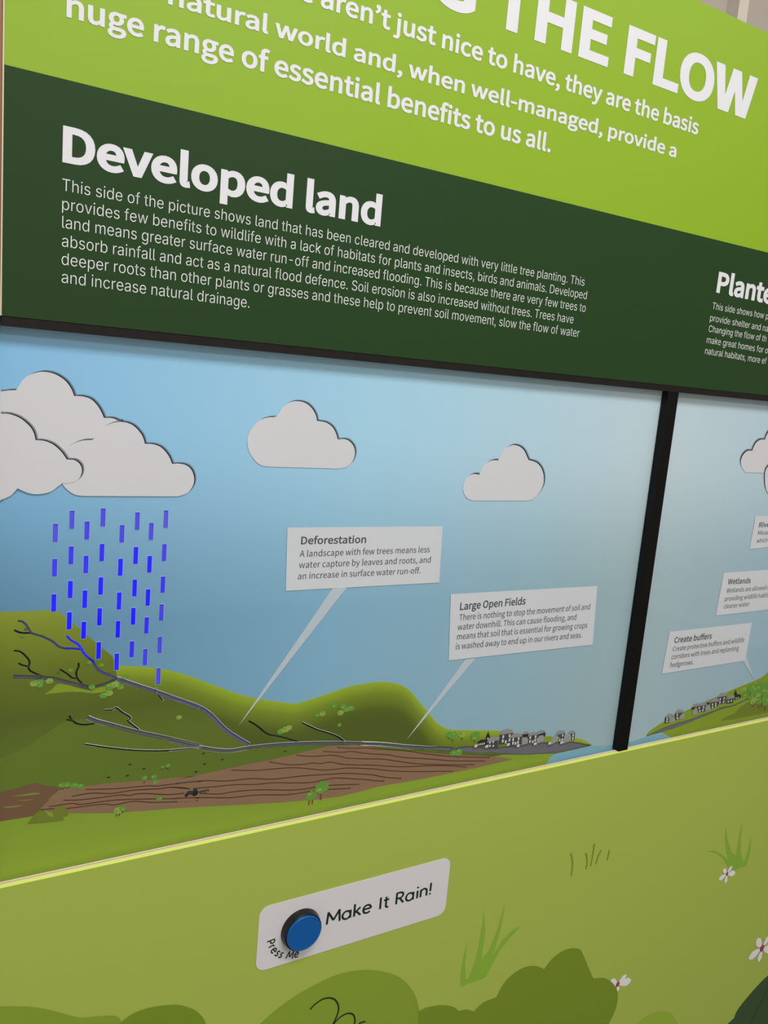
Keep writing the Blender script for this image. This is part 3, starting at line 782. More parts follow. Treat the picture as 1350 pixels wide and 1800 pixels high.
b.flat(ribbon(smooth([(0.4373,0.6770),(0.4465,0.6841),(0.4566,0.6861),(0.4649,0.6819),(0.4685,0.6734),(0.4678,0.6644),(0.4633,0.6555)], 5), .0019), Y3)
b.flat(ribbon(smooth([(0.4731,0.6638),(0.4769,0.6658),(0.4842,0.6650)], 5), .0019), Y3)
b.build('curly_line', M['ink'], low)
tuft = [(0.6301,0.6642),(0.6268,0.6778),(0.6280,0.7074),(0.6312,0.7306),(0.6325,0.6947),(0.6365,0.6727),(0.6400,0.6715),(0.6484,0.6933),(0.6529,0.7296),(0.6542,0.7672),(0.6601,0.7387),(0.6602,0.7161),(0.6595,0.6955),(0.6703,0.7035),(0.6797,0.7291),(0.6893,0.7686),(0.6876,0.7343),(0.6810,0.7040),(0.6795,0.6956),(0.6926,0.7138),(0.7087,0.7243),(0.7227,0.7255),(0.7058,0.7136),(0.6903,0.6991),(0.6780,0.6781),(0.6712,0.6649),(0.6658,0.6637)]
flat_part('grass_tuft', tuft, Y1, M['tuft'], low)
tuft = [(1.1651,0.7056),(1.1590,0.7132),(1.1477,0.7250),(1.1277,0.7389),(1.1051,0.7472),(1.1222,0.7447),(1.1414,0.7341),(1.1594,0.7207),(1.1644,0.7176),(1.1554,0.7338),(1.1458,0.7601),(1.1428,0.7817),(1.1533,0.7554),(1.1700,0.7303),(1.1832,0.7204),(1.1827,0.7364),(1.1820,0.7609),(1.1854,0.7789),(1.1882,0.7534),(1.1944,0.7245),(1.2076,0.7012),(1.2125,0.7170),(1.2155,0.7318),(1.2143,0.7490),(1.2203,0.7307),(1.2205,0.7120),(1.2169,0.6942),(1.1853,0.6934)]
flat_part('grass_tuft', tuft, Y1, M['tuft'], low)
for st in ([(0.7998,0.8165),(0.8041,0.8059),(0.8063,0.7962),(0.8068,0.7799)], [(0.8294,0.8102),(0.8345,0.7958),(0.8343,0.7834)],
           [(0.8442,0.8212),(0.8439,0.8001),(0.8425,0.7859)], [(0.8599,0.8074),(0.8555,0.7987),(0.8526,0.7866)], [(0.8768,0.8034),(0.8763,0.7950),(0.8752,0.7877)]):
    flat_part('grass_stroke', ribbon(smooth(st, 4), .0034, .0026), Y1, M['tuft_dark'], low)


def flower(c, tips, y):
    """five-petalled printed flower"""
    f = None
    for i, t in enumerate(tips):
        dx, dz = t[0] - c[0], t[1] - c[1]
        L = math.hypot(dx, dz)
        nx, nz = -dz / L, dx / L
        w = 0.24 * L
        pts = [c, (c[0] + dx * .35 + nx * w * .7, c[1] + dz * .35 + nz * w * .7), (c[0] + dx * .7 + nx * w, c[1] + dz * .7 + nz * w),
               (c[0] + dx * .93 + nx * w * .45, c[1] + dz * .93 + nz * w * .45), t,
               (c[0] + dx * .93 - nx * w * .45, c[1] + dz * .93 - nz * w * .45), (c[0] + dx * .7 - nx * w, c[1] + dz * .7 - nz * w),
               (c[0] + dx * .35 - nx * w * .7, c[1] + dz * .35 - nz * w * .7)]
        if f is None:
            f = MB()
        f.flat(pts, y - .00002 * i)
    r = math.hypot(tips[0][0] - c[0], tips[0][1] - c[1])
    o = f.build('flower', M['petal'], low)
    e = MB()
    e.flat(ellipse(c[0], c[1], r * .2, r * .24, 12, 0.25), y - .0002)
    e.build('flower_centre', M['flower_eye'], o)


fl = [(1.1662,0.6921),(1.1762,0.7043),(1.1885,0.6874),(1.1659,0.6750),(1.1462,0.6863),(1.1540,0.7038)]
flower(fl[0], fl[1:], Y3)
fl = [(1.3048,0.5117),(1.2842,0.5364),(1.3211,0.5318),(1.3395,0.4978),(1.3024,0.4848),(1.2689,0.5024)]
flower(fl[0], fl[1:], Y3)
fl = [(0.9382,0.5632),(0.9552,0.5742),(0.9680,0.5593),(0.9417,0.5501),(0.9163,0.5649),(0.9212,0.5763)]
flower(fl[0], fl[1:], -0.00025)

# ------------------------------------------------------------------ label and push button
lab = thing('button_label', (0.5, 0, 0.85), 'white rounded label reading Make It Rain! around the blue button', 'label')
LX = [(0.3318,0.8226),(0.5890,0.8210)]
LZ = [(0.4459,0.8629),(0.4532,0.7827)]
lx0, lx1, lz1, lz0 = LX[0][0], LX[1][0], LZ[0][1], LZ[1][1]


def rrect(x0, x1, z0, z1, r, n=8):
    out = []
    for cx, cz, a0 in ((x1 - r, z1 - r, 0), (x0 + r, z1 - r, 90), (x0 + r, z0 + r, 180), (x1 - r, z0 + r, 270)):
        for i in range(n + 1):
            a = math.radians(a0 + 90 * i / n)
            out.append((cx + r * math.cos(a), cz + r * math.sin(a)))
    return out


b = MB()
b.plate(rrect(lx0, lx1, lz0, lz1, 0.012), -0.0006, -0.0001)
b.build('sticker', M['sticker'], lab)


def arc(cx, cz, rx, rz, a0, a1, n=14):
    return [(cx + rx * math.cos(math.radians(a0 + (a1 - a0) * i / n)), cz + rz * math.sin(math.radians(a0 + (a1 - a0) * i / n))) for i in range(n + 1)]


# round geometric letters as pen strokes; unit = cap height; (advance, strokes)
PEN = {
    'M': (1.02, [[(.06, 0), (.13, 1.0)], [(.11, 1.0), (.51, .22)], [(.51, .22), (.91, 1.0)], [(.89, 1.0), (.96, 0)]]),
    'a': (.76, [arc(.34, .33, .28, .33, 0, 360, 22), [(.62, .69), (.62, 0)]]),
    'k': (.60, [[(.08, 0), (.08, 1.06)], [(.09, .30), (.50, .68)], [(.22, .40), (.54, 0)]]),
    'e': (.70, [[(.08, .36), (.62, .36)], arc(.345, .34, .28, .34, 0, 318, 22)]),
    'I': (.32, [[(.16, 0), (.16, 1.0)]]),
    't': (.44, [[(.2, .92), (.2, .2)] + arc(.36, .16, .16, .16, 180, 285, 6), [(.02, .66), (.42, .66)]]),
    'R': (.70, [[(.09, 0), (.09, 1.0)], [(.09, .96), (.34, .96)] + arc(.34, .72, .24, .24, 90, -90, 10) + [(.09, .48)], [(.32, .47), (.64, 0)]]),
    'i': (.24, [[(.12, 0), (.12, .67)], [(.12, .88), (.12, 1.02)]]),
    'n': (.66, [[(.09, 0), (.09, .68)], arc(.325, .42, .235, .26, 180, 0, 12) + [(.56, 0)]]),
    '!': (.26, [[(.12, .3), (.14, 1.04)], [(.12, 0), (.12, .14)]]),
    'P': (.66, [[(.09, 0), (.09, 1.0)], [(.09, .96), (.34, .96)] + arc(.34, .70, .25, .26, 90, -90, 10) + [(.09, .44)]]),
    'r': (.42, [[(.09, 0), (.09, .68)], arc(.30, .42, .21, .24, 180, 75, 8)]),
    's': (.52, [arc(.26, .50, .17, .16, 35, 265, 10) + arc(.25, .175, .18, .165, 85, -150, 10)]),
    ' ': (.34, []),
}


def pen_text(name, text, place, unit, w, parent, m, y, track=0.06):
    b = MB()
    x = 0.0
    k = 0
    for ch in text:
        adv, st = PEN[ch]
        for s in st:
            o = ribbon([(p[0], p[1]) for p in s], w)
            b.flat([place(x, p[0], p[1]) for p in o], y - .00001 * (k % 4))
            k += 1
        x += adv + track
    return b.build(name, m, parent)


def pen_width(text, track=0.06):
    return sum(PEN[c][0] + track for c in text) - track


MK = (0.4177,0.8177,0.5634,0.8175,0.01556)
mw = pen_width('Make It Rain!')
sx = (MK[2] - MK[0]) / (mw - .12)
pen_text('lettering', 'Make It Rain!', lambda x, px, pz: (MK[0] + (x + px - .06) * sx, MK[1] + (MK[3] - MK[1]) * (x + px) / mw + pz * MK[4]),
         1, 0.15, lab, M['ink'], -0.0008)
BX, BZ = 0.3840, EYE - 0.6270
PR = [(0.3483,0.8164),(0.3784,0.7915)]
pr = math.hypot(PR[0][0] - BX, PR[0][1] - BZ)
pu = 0.0093
total = pen_width('Press Me') * pu
pa0 = math.atan2(PR[0][1] - BZ, PR[0][0] - BX)


def on_arc(x, px, pz):
    a = pa0 + ((x + px - .3) * pu) / (pr)
    r = pr - .0038 * min(1.3, x / 4.2) - (pz - .5) * pu
    return (BX + r * math.cos(a), BZ + r * math.sin(a))


pen_text('curved_lettering', 'Press Me', on_arc, 1, 0.17, lab, M['ink'], -0.0008, 0.13)


def lathe(prof, n=64):
    """turn (radius, distance in front of the board) about the button's axis"""
    vs, fs = [], []
    for r, h in prof:
        for i in range(n):
            a = 2 * math.pi * i / n
            vs.append((BX + r * math.cos(a), -h, BZ + r * math.sin(a)))
    for k in range(len(prof) - 1):
        for i in range(n):
            j = (i + 1) % n
            fs.append((k * n + i, k * n + j, (k + 1) * n + j, (k + 1) * n + i))
    fs.append(tuple(range((len(prof) - 1) * n, len(prof) * n)))
    return vs, fs


btn = thing('push_button', (BX, -0.0006, BZ), 'round blue push button in a black collar on the white label', 'button')
b = MB()
v, f = lathe([(.0243, .0007), (.0243, .0016), (.0240, .0028), (.0227, .0088), (.0224, .0095), (.0221, .0096), (.0217, .0093), (.0217, .006)])
b.add(v, f)
o = b.build('collar', M['bezel'], btn, True)
b = MB()
v, f = lathe([(.0213, .0070), (.0213, .0101), (.0211, .0110), (.0206, .0115), (.0199, .0117), (.0196, .0113), (.0190, .0113), (.010, .0111), (.001, .0110)])
b.add(v, f)
b.build('plunger', M['plunger'], btn, True)

# ------------------------------------------------------------------ wooden side panel at the left end
side = MB()
side.box(XL - .030, XL - .0024, 0.0004, 0.07, 0.0, ZT)
o = side.build('side_panel', M['ply'])
tag(o, 'pale plywood side panel edge at the left end of the display', 'panel', kind='thing')
b = MB()
b.box(XL - .0033, XL - .0016, 0.0002, 0.002, 0.0, ZT)
b.build('dark_joint_strip', M['ply_ply'], o)

# ------------------------------------------------------------------ frame of the glazed opening
frame = thing('glazing_frame', (1.0, 0.0, ZL), 'black frame with a top rail and a single upright post between the two pictures', 'frame')
b = MB()
b.box(XL, XR, 0.0006, 0.0066, EYE + .0207 * .75, ZB - .0002)
b.build('top_rail', M['black_rail'], frame)
MP = [(0.8675,1.4641),(0.8861,1.4650)]
b = MB()
x0, x1 = MP[0][0] - .001, MP[1][0]
prof = [(x0, .0112), (x0, .0012), (x0 + .0012, .0002), (x1 - .001, .0002), (x1, .0010), (x1, .0112)]
zb, zt = ZLT + .0003, EYE + .0207 * .75
vs = [(p[0], p[1], z) for z in (zb, zt) for p in prof]
n = len(prof)
b.add(vs, [(i, (i + 1) % n, n + (i + 1) % n, n + i) for i in range(n)] + [tuple(range(n))[::-1], tuple(range(n, 2 * n))])
b.build('mullion', M['black'], frame)

# ------------------------------------------------------------------ acrylic sheets
for x0, x1, lab_ in ((XL, MP[0][0] - .0012, 'clear acrylic sheet over the left landscape picture with rain'),
                     (MP[1][0] + .0002, XR, 'clear acrylic sheet over the right landscape picture past the black post')):
    b = MB()
    b.box(x0, x1, 0.0070, 0.0095, ZLT - .012, EYE + .026)
    o = b.build('acrylic_sheet', [ac, ac_edge])
    for p in o.data.polygons:
        p.material_index = 0 if p.normal.y < -.5 else 1
    tag(o, lab_, 'glazing', kind='thing')

# ------------------------------------------------------------------ the two landscape pictures
YA, YBK = 0.0120, 0.0130          # face and back of the picture boards
ZA0, ZA1 = ZLT - .02, EYE + .030
XM = (MP[0][0] + MP[1][0]) / 2 + .004


def uv_planar(o, x0, x1, z0, z1):
    me = o.data
    uv = me.uv_layers.new(name='print')
    for l in me.loops:
        c = me.vertices[l.vertex_index].co
        uv.data[l.index].uv = ((c.x - x0) / (x1 - x0), (c.z - z0) / (z1 - z0))


def interp(pl, x):
    if x <= pl[0][0]:
        return pl[0][1]
    for a, b_ in zip(pl, pl[1:]):
        if x <= b_[0]:
            return a[1] + (b_[1] - a[1]) * (x - a[0]) / max(b_[0] - a[0], 1e-9)
    return pl[-1][1]


def strip(name, top, z_bottom, y, span, m, parent, n=90, rows=8, horizontal=False, level=False):
    """a printed hill: its colour blends downward from its own outline over `span` metres"""
    top = sorted(smooth(top, 4))
    x0, x1 = top[0][0], top[-1][0]
    vs, fs, uvs = [], [], []
    lev = [i / (rows - 2) for i in range(rows - 1)]
    zref = max(p[1] for p in top)
    for i in range(n + 1):
        x = x0 + (x1 - x0) * i / n
        zt_ = interp(top, x)
        zb_ = min(z_bottom, zt_ - .0005)
        for t in lev:
            z = max(zt_ - span * t, zb_ + .0002 * (1 - t))
            vs.append((x, y, z))
            uvs.append((i / n if horizontal else 0.5, min(1, ((zref if level else zt_) - z) / span)))
        vs.append((x, y, zb_))
        uvs.append((i / n if horizontal else 0.5, 1.0))
    for i in range(n):
        for k in range(rows - 1):
            a, c = i * rows + k, (i + 1) * rows + k
            fs.append((a, a + 1, c + 1, c))
    nf = len(fs)
    B = len(vs)
    for i in range(n + 1):
        for k in (0, rows - 1):
            p = vs[i * rows + k]
            vs.append((p[0], YBK, p[2]))
            uvs.append((0.5, 0))
    for i in range(n):
        t0, t1 = B + 2 * i, B + 2 * i + 2
        fs.append((t0, t1, t1 + 1, t0 + 1))
        a, c = i * rows, (i + 1) * rows
        fs.append((a, c, t1, t0))
        a, c = i * rows + rows - 1, (i + 1) * rows + rows - 1
        fs.append((a, t0 + 1, t1 + 1, c))
    fs.append(tuple(range(rows)[::-1]) + (B, B + 1))
    e = n * rows
    fs.append(tuple(range(e, e + rows)) + (B + 2 * n + 1, B + 2 * n))
    me = bpy.data.meshes.new(name)
    me.from_pydata(vs, [], fs)
    uv = me.uv_layers.new(name='print')
    for l in me.loops:
        uv.data[l.index].uv = uvs[l.vertex_index]
    me.validate()
    return link(name, me, parent, [m])


pic = thing('picture_panel', (0.5, YBK, ZLT), 'left landscape picture of hills, ploughed field and branching river under blue sky', 'picture')
pic2 = thing('picture_panel', (1.5, YBK, ZLT), 'right landscape picture with village and trees beyond the black post', 'picture')


def sky_board(x0, x1, m, parent):
    b = MB()
    b.plate([(x0, ZA0), (x1, ZA0), (x1, ZA1), (x0, ZA1)], YA, YBK)
    o = b.build('sky', m, parent)
    uv_planar(o, x0, x1, ZA0, ZA1)
    return o


sky = sky_board(XL, XM, sky_ramp, pic)
sky2 = sky_board(XM + .0005, XR, sky_ramp_far, pic2)

S = .00005
hill_top = [(0.1645,1.1558),(0.1692,1.1566),(0.1768,1.1560),(0.1937,1.1534),(0.2155,1.1484),(0.2349,1.1419),(0.2519,1.1342)] + \
    [(0.2285,1.1441),(0.2468,1.1361),(0.2706,1.1246),(0.2951,1.1128),(0.3135,1.1059),(0.3374,1.0989),(0.3602,1.0930),(0.3673,1.0930),(0.3901,1.0968),(0.4264,1.1041),(0.4529,1.1055)] + \
    [(0.4626,1.1058),(0.4806,1.1033),(0.4952,1.0988),(0.5104,1.0896),(0.5245,1.0748),(0.5414,1.0566),(0.5536,1.0434),(0.5655,1.0349),(0.5772,1.0299),(0.6118,1.0239),(0.6551,1.0165)] + \
    [(0.6731,1.0113),(0.7118,1.0022),(0.7385,0.9955),(0.7710,0.9900),(0.7936,0.9847),(0.8112,0.9787),(0.8253,0.9696)]
hill = strip('hill', hill_top, ZA0, YA - S, .045, hill_ramp, pic, 150)
kn_top = [(0.0657,1.2181),(0.0812,1.2172),(0.0933,1.2169),(0.1082,1.2165),(0.1157,1.2156),(0.1209,1.2121),(0.1314,1.2017),(0.1448,1.1884),(0.1585,1.1748),(0.1676,1.1658),(0.1699,1.1560),(0.1727,1.1428),(0.2092,1.1249),(0.2536,1.1023)] + \
    [(0.2315,1.1102),(0.2547,1.1006),(0.2727,1.0853),(0.2845,1.0736),(0.2981,1.0617),(0.3102,1.0536),(0.3308,1.0455)]
kn_top = [(XL, kn_top[0][1])] + [p for p in kn_top if p[0] > XL + .001]
knoll = strip('knoll', kn_top, ZA0, YA - 2 * S, .13, knoll_ramp, pic, 150, level=True)
md_top = [(0.0669,1.0781),(0.0890,1.0845),(0.1116,1.0984),(0.1270,1.1064),(0.1456,1.1055),(0.1607,1.0985),(0.1891,1.0850),(0.2187,1.0734),(0.2557,1.0589)] + \
    [(0.2334,1.0680),(0.2585,1.0566),(0.2876,1.0480),(0.3106,1.0472),(0.3411,1.0452),(0.3765,1.0415),(0.4135,1.0367),(0.4522,1.0306)] + [(0.4744,1.0260),(0.5141,1.0169),(0.5579,1.0066),(0.6017,0.9954),(0.6304,0.9881)]
md_top = [(XL, md_top[0][1])] + [p for p in md_top if p[0] > XL + .001]
meadow = strip('meadow', md_top, ZA0, YA - 3 * S, .05, meadow_ramp, pic, 150, horizontal=True)
fg_top = [(0.0674,1.0213),(0.1092,1.0192),(0.1493,1.0162),(0.1917,1.0123),(0.2520,1.0084)] + [(0.2457,1.0010),(0.3105,0.9948),(0.3991,0.9863),(0.4650,0.9792)] + \
    [(0.4782,0.9877),(0.5494,0.9863),(0.6406,0.9824),(0.6647,0.9817)] + [(0.6750,0.9804),(0.7031,0.9754),(0.7424,0.9703),(0.7538,0.9681)]
fg_top = [(XL, fg_top[0][1])] + [p for p in fg_top if p[0] > XL + .001]
fore = strip('foreground_meadow', fg_top, ZA0, YA - 4 * S, .07, fore_ramp, pic, 150)
wt = [(0.7423,0.9545),(0.7478,0.9625),(0.7538,0.9679),(0.7693,0.9679),(0.7964,0.9680),(0.8213,0.9685),(0.8533,0.9646),(0.8801,0.9621),(0.9139,0.9582)]
wt = [p for p in wt if p[0] < XM] + [(XM - .0005, wt[-1][1]), (XM - .0005, ZA0), (wt[0][0], ZA0)]
flat_part('water', wt, YA - 5 * S, M['water'], pic)

field = [(0.1052,1.0215),(0.1232,1.0391),(0.1406,1.0372),(0.1626,1.0369),(0.1982,1.0333),(0.2573,1.0277)] + \
    [(0.2322,1.0278),(0.2521,1.0285),(0.2838,1.0294),(0.3116,1.0312),(0.3352,1.0314),(0.3682,1.0335),(0.4025,1.0358),(0.4117,1.0357)] + [(0.4327,1.0329),(0.4603,1.0286)] + \
    [(0.4666,1.0243),(0.4935,1.0169),(0.5253,1.0101),(0.5585,1.0018),(0.5927,0.9945),(0.6258,0.9875),(0.6601,0.9798),(0.6837,0.9727),(0.6540,0.9719),(0.6186,0.9710),(0.5731,0.9713),(0.5296,0.9715),(0.4796,0.9733)] + \
    [(0.4657,0.9721),(0.4287,0.9705),(0.4002,0.9725),(0.3546,0.9781),(0.3111,0.9843),(0.2698,0.9907),(0.2336,0.9962)] + \
    [(0.2592,0.9912),(0.2372,0.9956),(0.2039,0.9994),(0.1748,1.0031),(0.1495,1.0081),(0.1291,1.0127),(0.1171,1.0152)]
fld = flat_part('ploughed_field', field, YA - 6 * S, M['soil'], pic)
fl2 = [(0.0672,1.0459),(0.0708,1.0458),(0.0857,1.0470),(0.1009,1.0493),(0.1048,1.0475),(0.1074,1.0455),(0.1225,1.0404),(0.1226,1.0387),(0.1052,1.0219),(0.1002,1.0158),(0.0836,1.0163),(0.0674,1.0165)]
fl2 = [(max(p[0], XL + .0003), p[1]) for p in fl2]
f2 = flat_part('dark_field', fl2, YA - 7 * S, M['soil_dark'], pic)
for st in ([(0.0796,1.0397),(0.0896,1.0396),(0.0985,1.0398),(0.1039,1.0386),(0.1052,1.0373),(0.0960,1.0376)], [(0.0840,1.0344),(0.0922,1.0339),(0.1005,1.0330),(0.0948,1.0326)],
           [(0.0720,1.0309),(0.0809,1.0299),(0.0917,1.0288),(0.0847,1.0280),(0.0759,1.0290)], [(0.1122,1.0299),(0.1232,1.0388),(0.1234,1.0381),(0.1148,1.0306)]):
    flat_part('grass_streak', st, YA - 8 * S, M['streak'], f2)

furrows = [
    [(0.1461,1.0339),(0.1740,1.0293),(0.2058,1.0263),(0.2148,1.0243),(0.2359,1.0230),(0.2577,1.0209)] + [(0.2339,1.0236),(0.2651,1.0207),(0.2894,1.0158),(0.3160,1.0136),(0.3437,1.0079),(0.3793,1.0052),(0.4166,1.0005),(0.4359,0.9979),(0.4638,0.9913)] + [(0.4699,0.9898),(0.4867,0.9837),(0.5110,0.9775)],
    [(0.2936,1.0275),(0.3222,1.0220),(0.3464,1.0197),(0.3713,1.0163),(0.4048,1.0075),(0.4353,1.0046),(0.4631,0.9987)] + [(0.4692,0.9975),(0.4962,0.9901),(0.5283,0.9833),(0.5863,0.9734)],
    [(0.3362,1.0295),(0.3602,1.0218),(0.3783,1.0192),(0.3892,1.0188),(0.4004,1.0162),(0.4115,1.0160),(0.4310,1.0097),(0.4627,1.0034)] + [(0.4687,1.0023),(0.5062,0.9936),(0.5537,0.9865),(0.5854,0.9805),(0.6089,0.9748)],
    [(0.3683,1.0318),(0.3885,1.0269),(0.4146,1.0239),(0.4342,1.0170),(0.4619,1.0113)] + [(0.4680,1.0102),(0.4843,1.0068),(0.5271,0.9941),(0.5715,0.9848),(0.6203,0.9762)],
    [(0.4010,1.0307),(0.4239,1.0260),(0.4393,1.0243),(0.4512,1.0205),(0.4613,1.0181)] + [(0.4674,1.0164),(0.4900,1.0115),(0.5091,1.0052),(0.5527,0.9954),(0.5845,0.9876),(0.6364,0.9784)],
    [(0.4185,1.0328),(0.4350,1.0290),(0.4606,1.0253)] + [(0.4667,1.0233),(0.5146,1.0124),(0.5431,1.0038),(0.5838,0.9936),(0.6443,0.9817)],
    [(0.1334,1.0291),(0.1517,1.0289),(0.1713,1.0248),(0.1913,1.0243),(0.2179,1.0208),(0.2300,1.0201),(0.2502,1.0144)],
    [(0.2295,1.0201),(0.2388,1.0180),(0.2466,1.0156)],
    [(0.2576,1.0138),(0.2767,1.0118),(0.2996,1.0097),(0.3233,1.0055),(0.3440,1.0035),(0.3855,0.9957),(0.4077,0.9955),(0.4228,0.9945),(0.4645,0.9845)] + [(0.4707,0.9823),(0.4872,0.9785)],
    [(0.1258,1.0268),(0.1382,1.0244),(0.1546,1.0229),(0.1799,1.0215),(0.1872,1.0193),(0.2002,1.0191),(0.2273,1.0125),(0.2441,1.0108)],
    [(0.2603,1.0072),(0.2821,1.0024),(0.2984,1.0019),(0.3272,0.9984),(0.3625,0.9912),(0.3806,0.9889),(0.3952,0.9884),(0.4121,0.9874),(0.4530,0.9811)],
    [(0.1130,1.0225),(0.1329,1.0219),(0.1438,1.0189),(0.1744,1.0171),(0.2153,1.0102),(0.2586,1.0022)] + [(0.2331,1.0071),(0.2613,1.0025),(0.2938,0.9958),(0.3241,0.9929),(0.3629,0.9858),(0.3956,0.9842),(0.4415,0.9785)],
    [(0.1055,1.0211),(0.1183,1.0195),(0.1283,1.0175),(0.1618,1.0152),(0.1731,1.0121),(0.1932,1.0120),(0.2140,1.0065),(0.2587,0.9995)] + [(0.2333,1.0033),(0.2615,0.9986),(0.3108,0.9899),(0.3453,0.9852),(0.3720,0.9826),(0.3978,0.9797),(0.4148,0.9774),(0.4282,0.9761)],
]
for fr_ in furrows:
    flat_part('furrow', ribbon(smooth(fr_, 4), .0009, .0011), YA - 8 * S, M['furrow'], fld)

for bs in ([(0.0942,1.0088),(0.0970,1.0127),(0.1001,1.0173),(0.1037,1.0199),(0.1072,1.0203),(0.1105,1.0178),(0.1132,1.0130),(0.1172,1.0114),(0.1258,1.0100),(0.1268,1.0058),(0.1199,1.0058),(0.1094,1.0068)],):
    flat_part('olive_bush', bs, YA - 9 * S, M['olive'], pic)
flat_part('olive_bush', smooth([(0.1174,1.0136),(0.1173,1.0185),(0.1196,1.0211),(0.1238,1.0215),(0.1283,1.0182),(0.1304,1.0124),(0.1294,1.0092),(0.1198,1.0107)], 4, True), YA - 10 * S, M['olive'], pic)
flat_part('bright_patch', smooth([(0.1065,1.1361),(0.1134,1.1398),(0.1178,1.1444),(0.1262,1.1431),(0.1355,1.1390),(0.1462,1.1350),(0.1542,1.1363),(0.1650,1.1375),(0.1699,1.1366),(0.1666,1.1325),(0.1516,1.1314),(0.1409,1.1339),(0.1290,1.1357),(0.1173,1.1360)], 3), YA - 3.5 * S, M['town_land'], pic)


# ---- channels and rain slots cut right through the board
def chan(pts, w, w1=None):
    k = .00015                      # the widths below are in pixels of the enlarged image
    return ribbon(smooth(pts, 4), w * k, None if w1 is None else w1 * k)


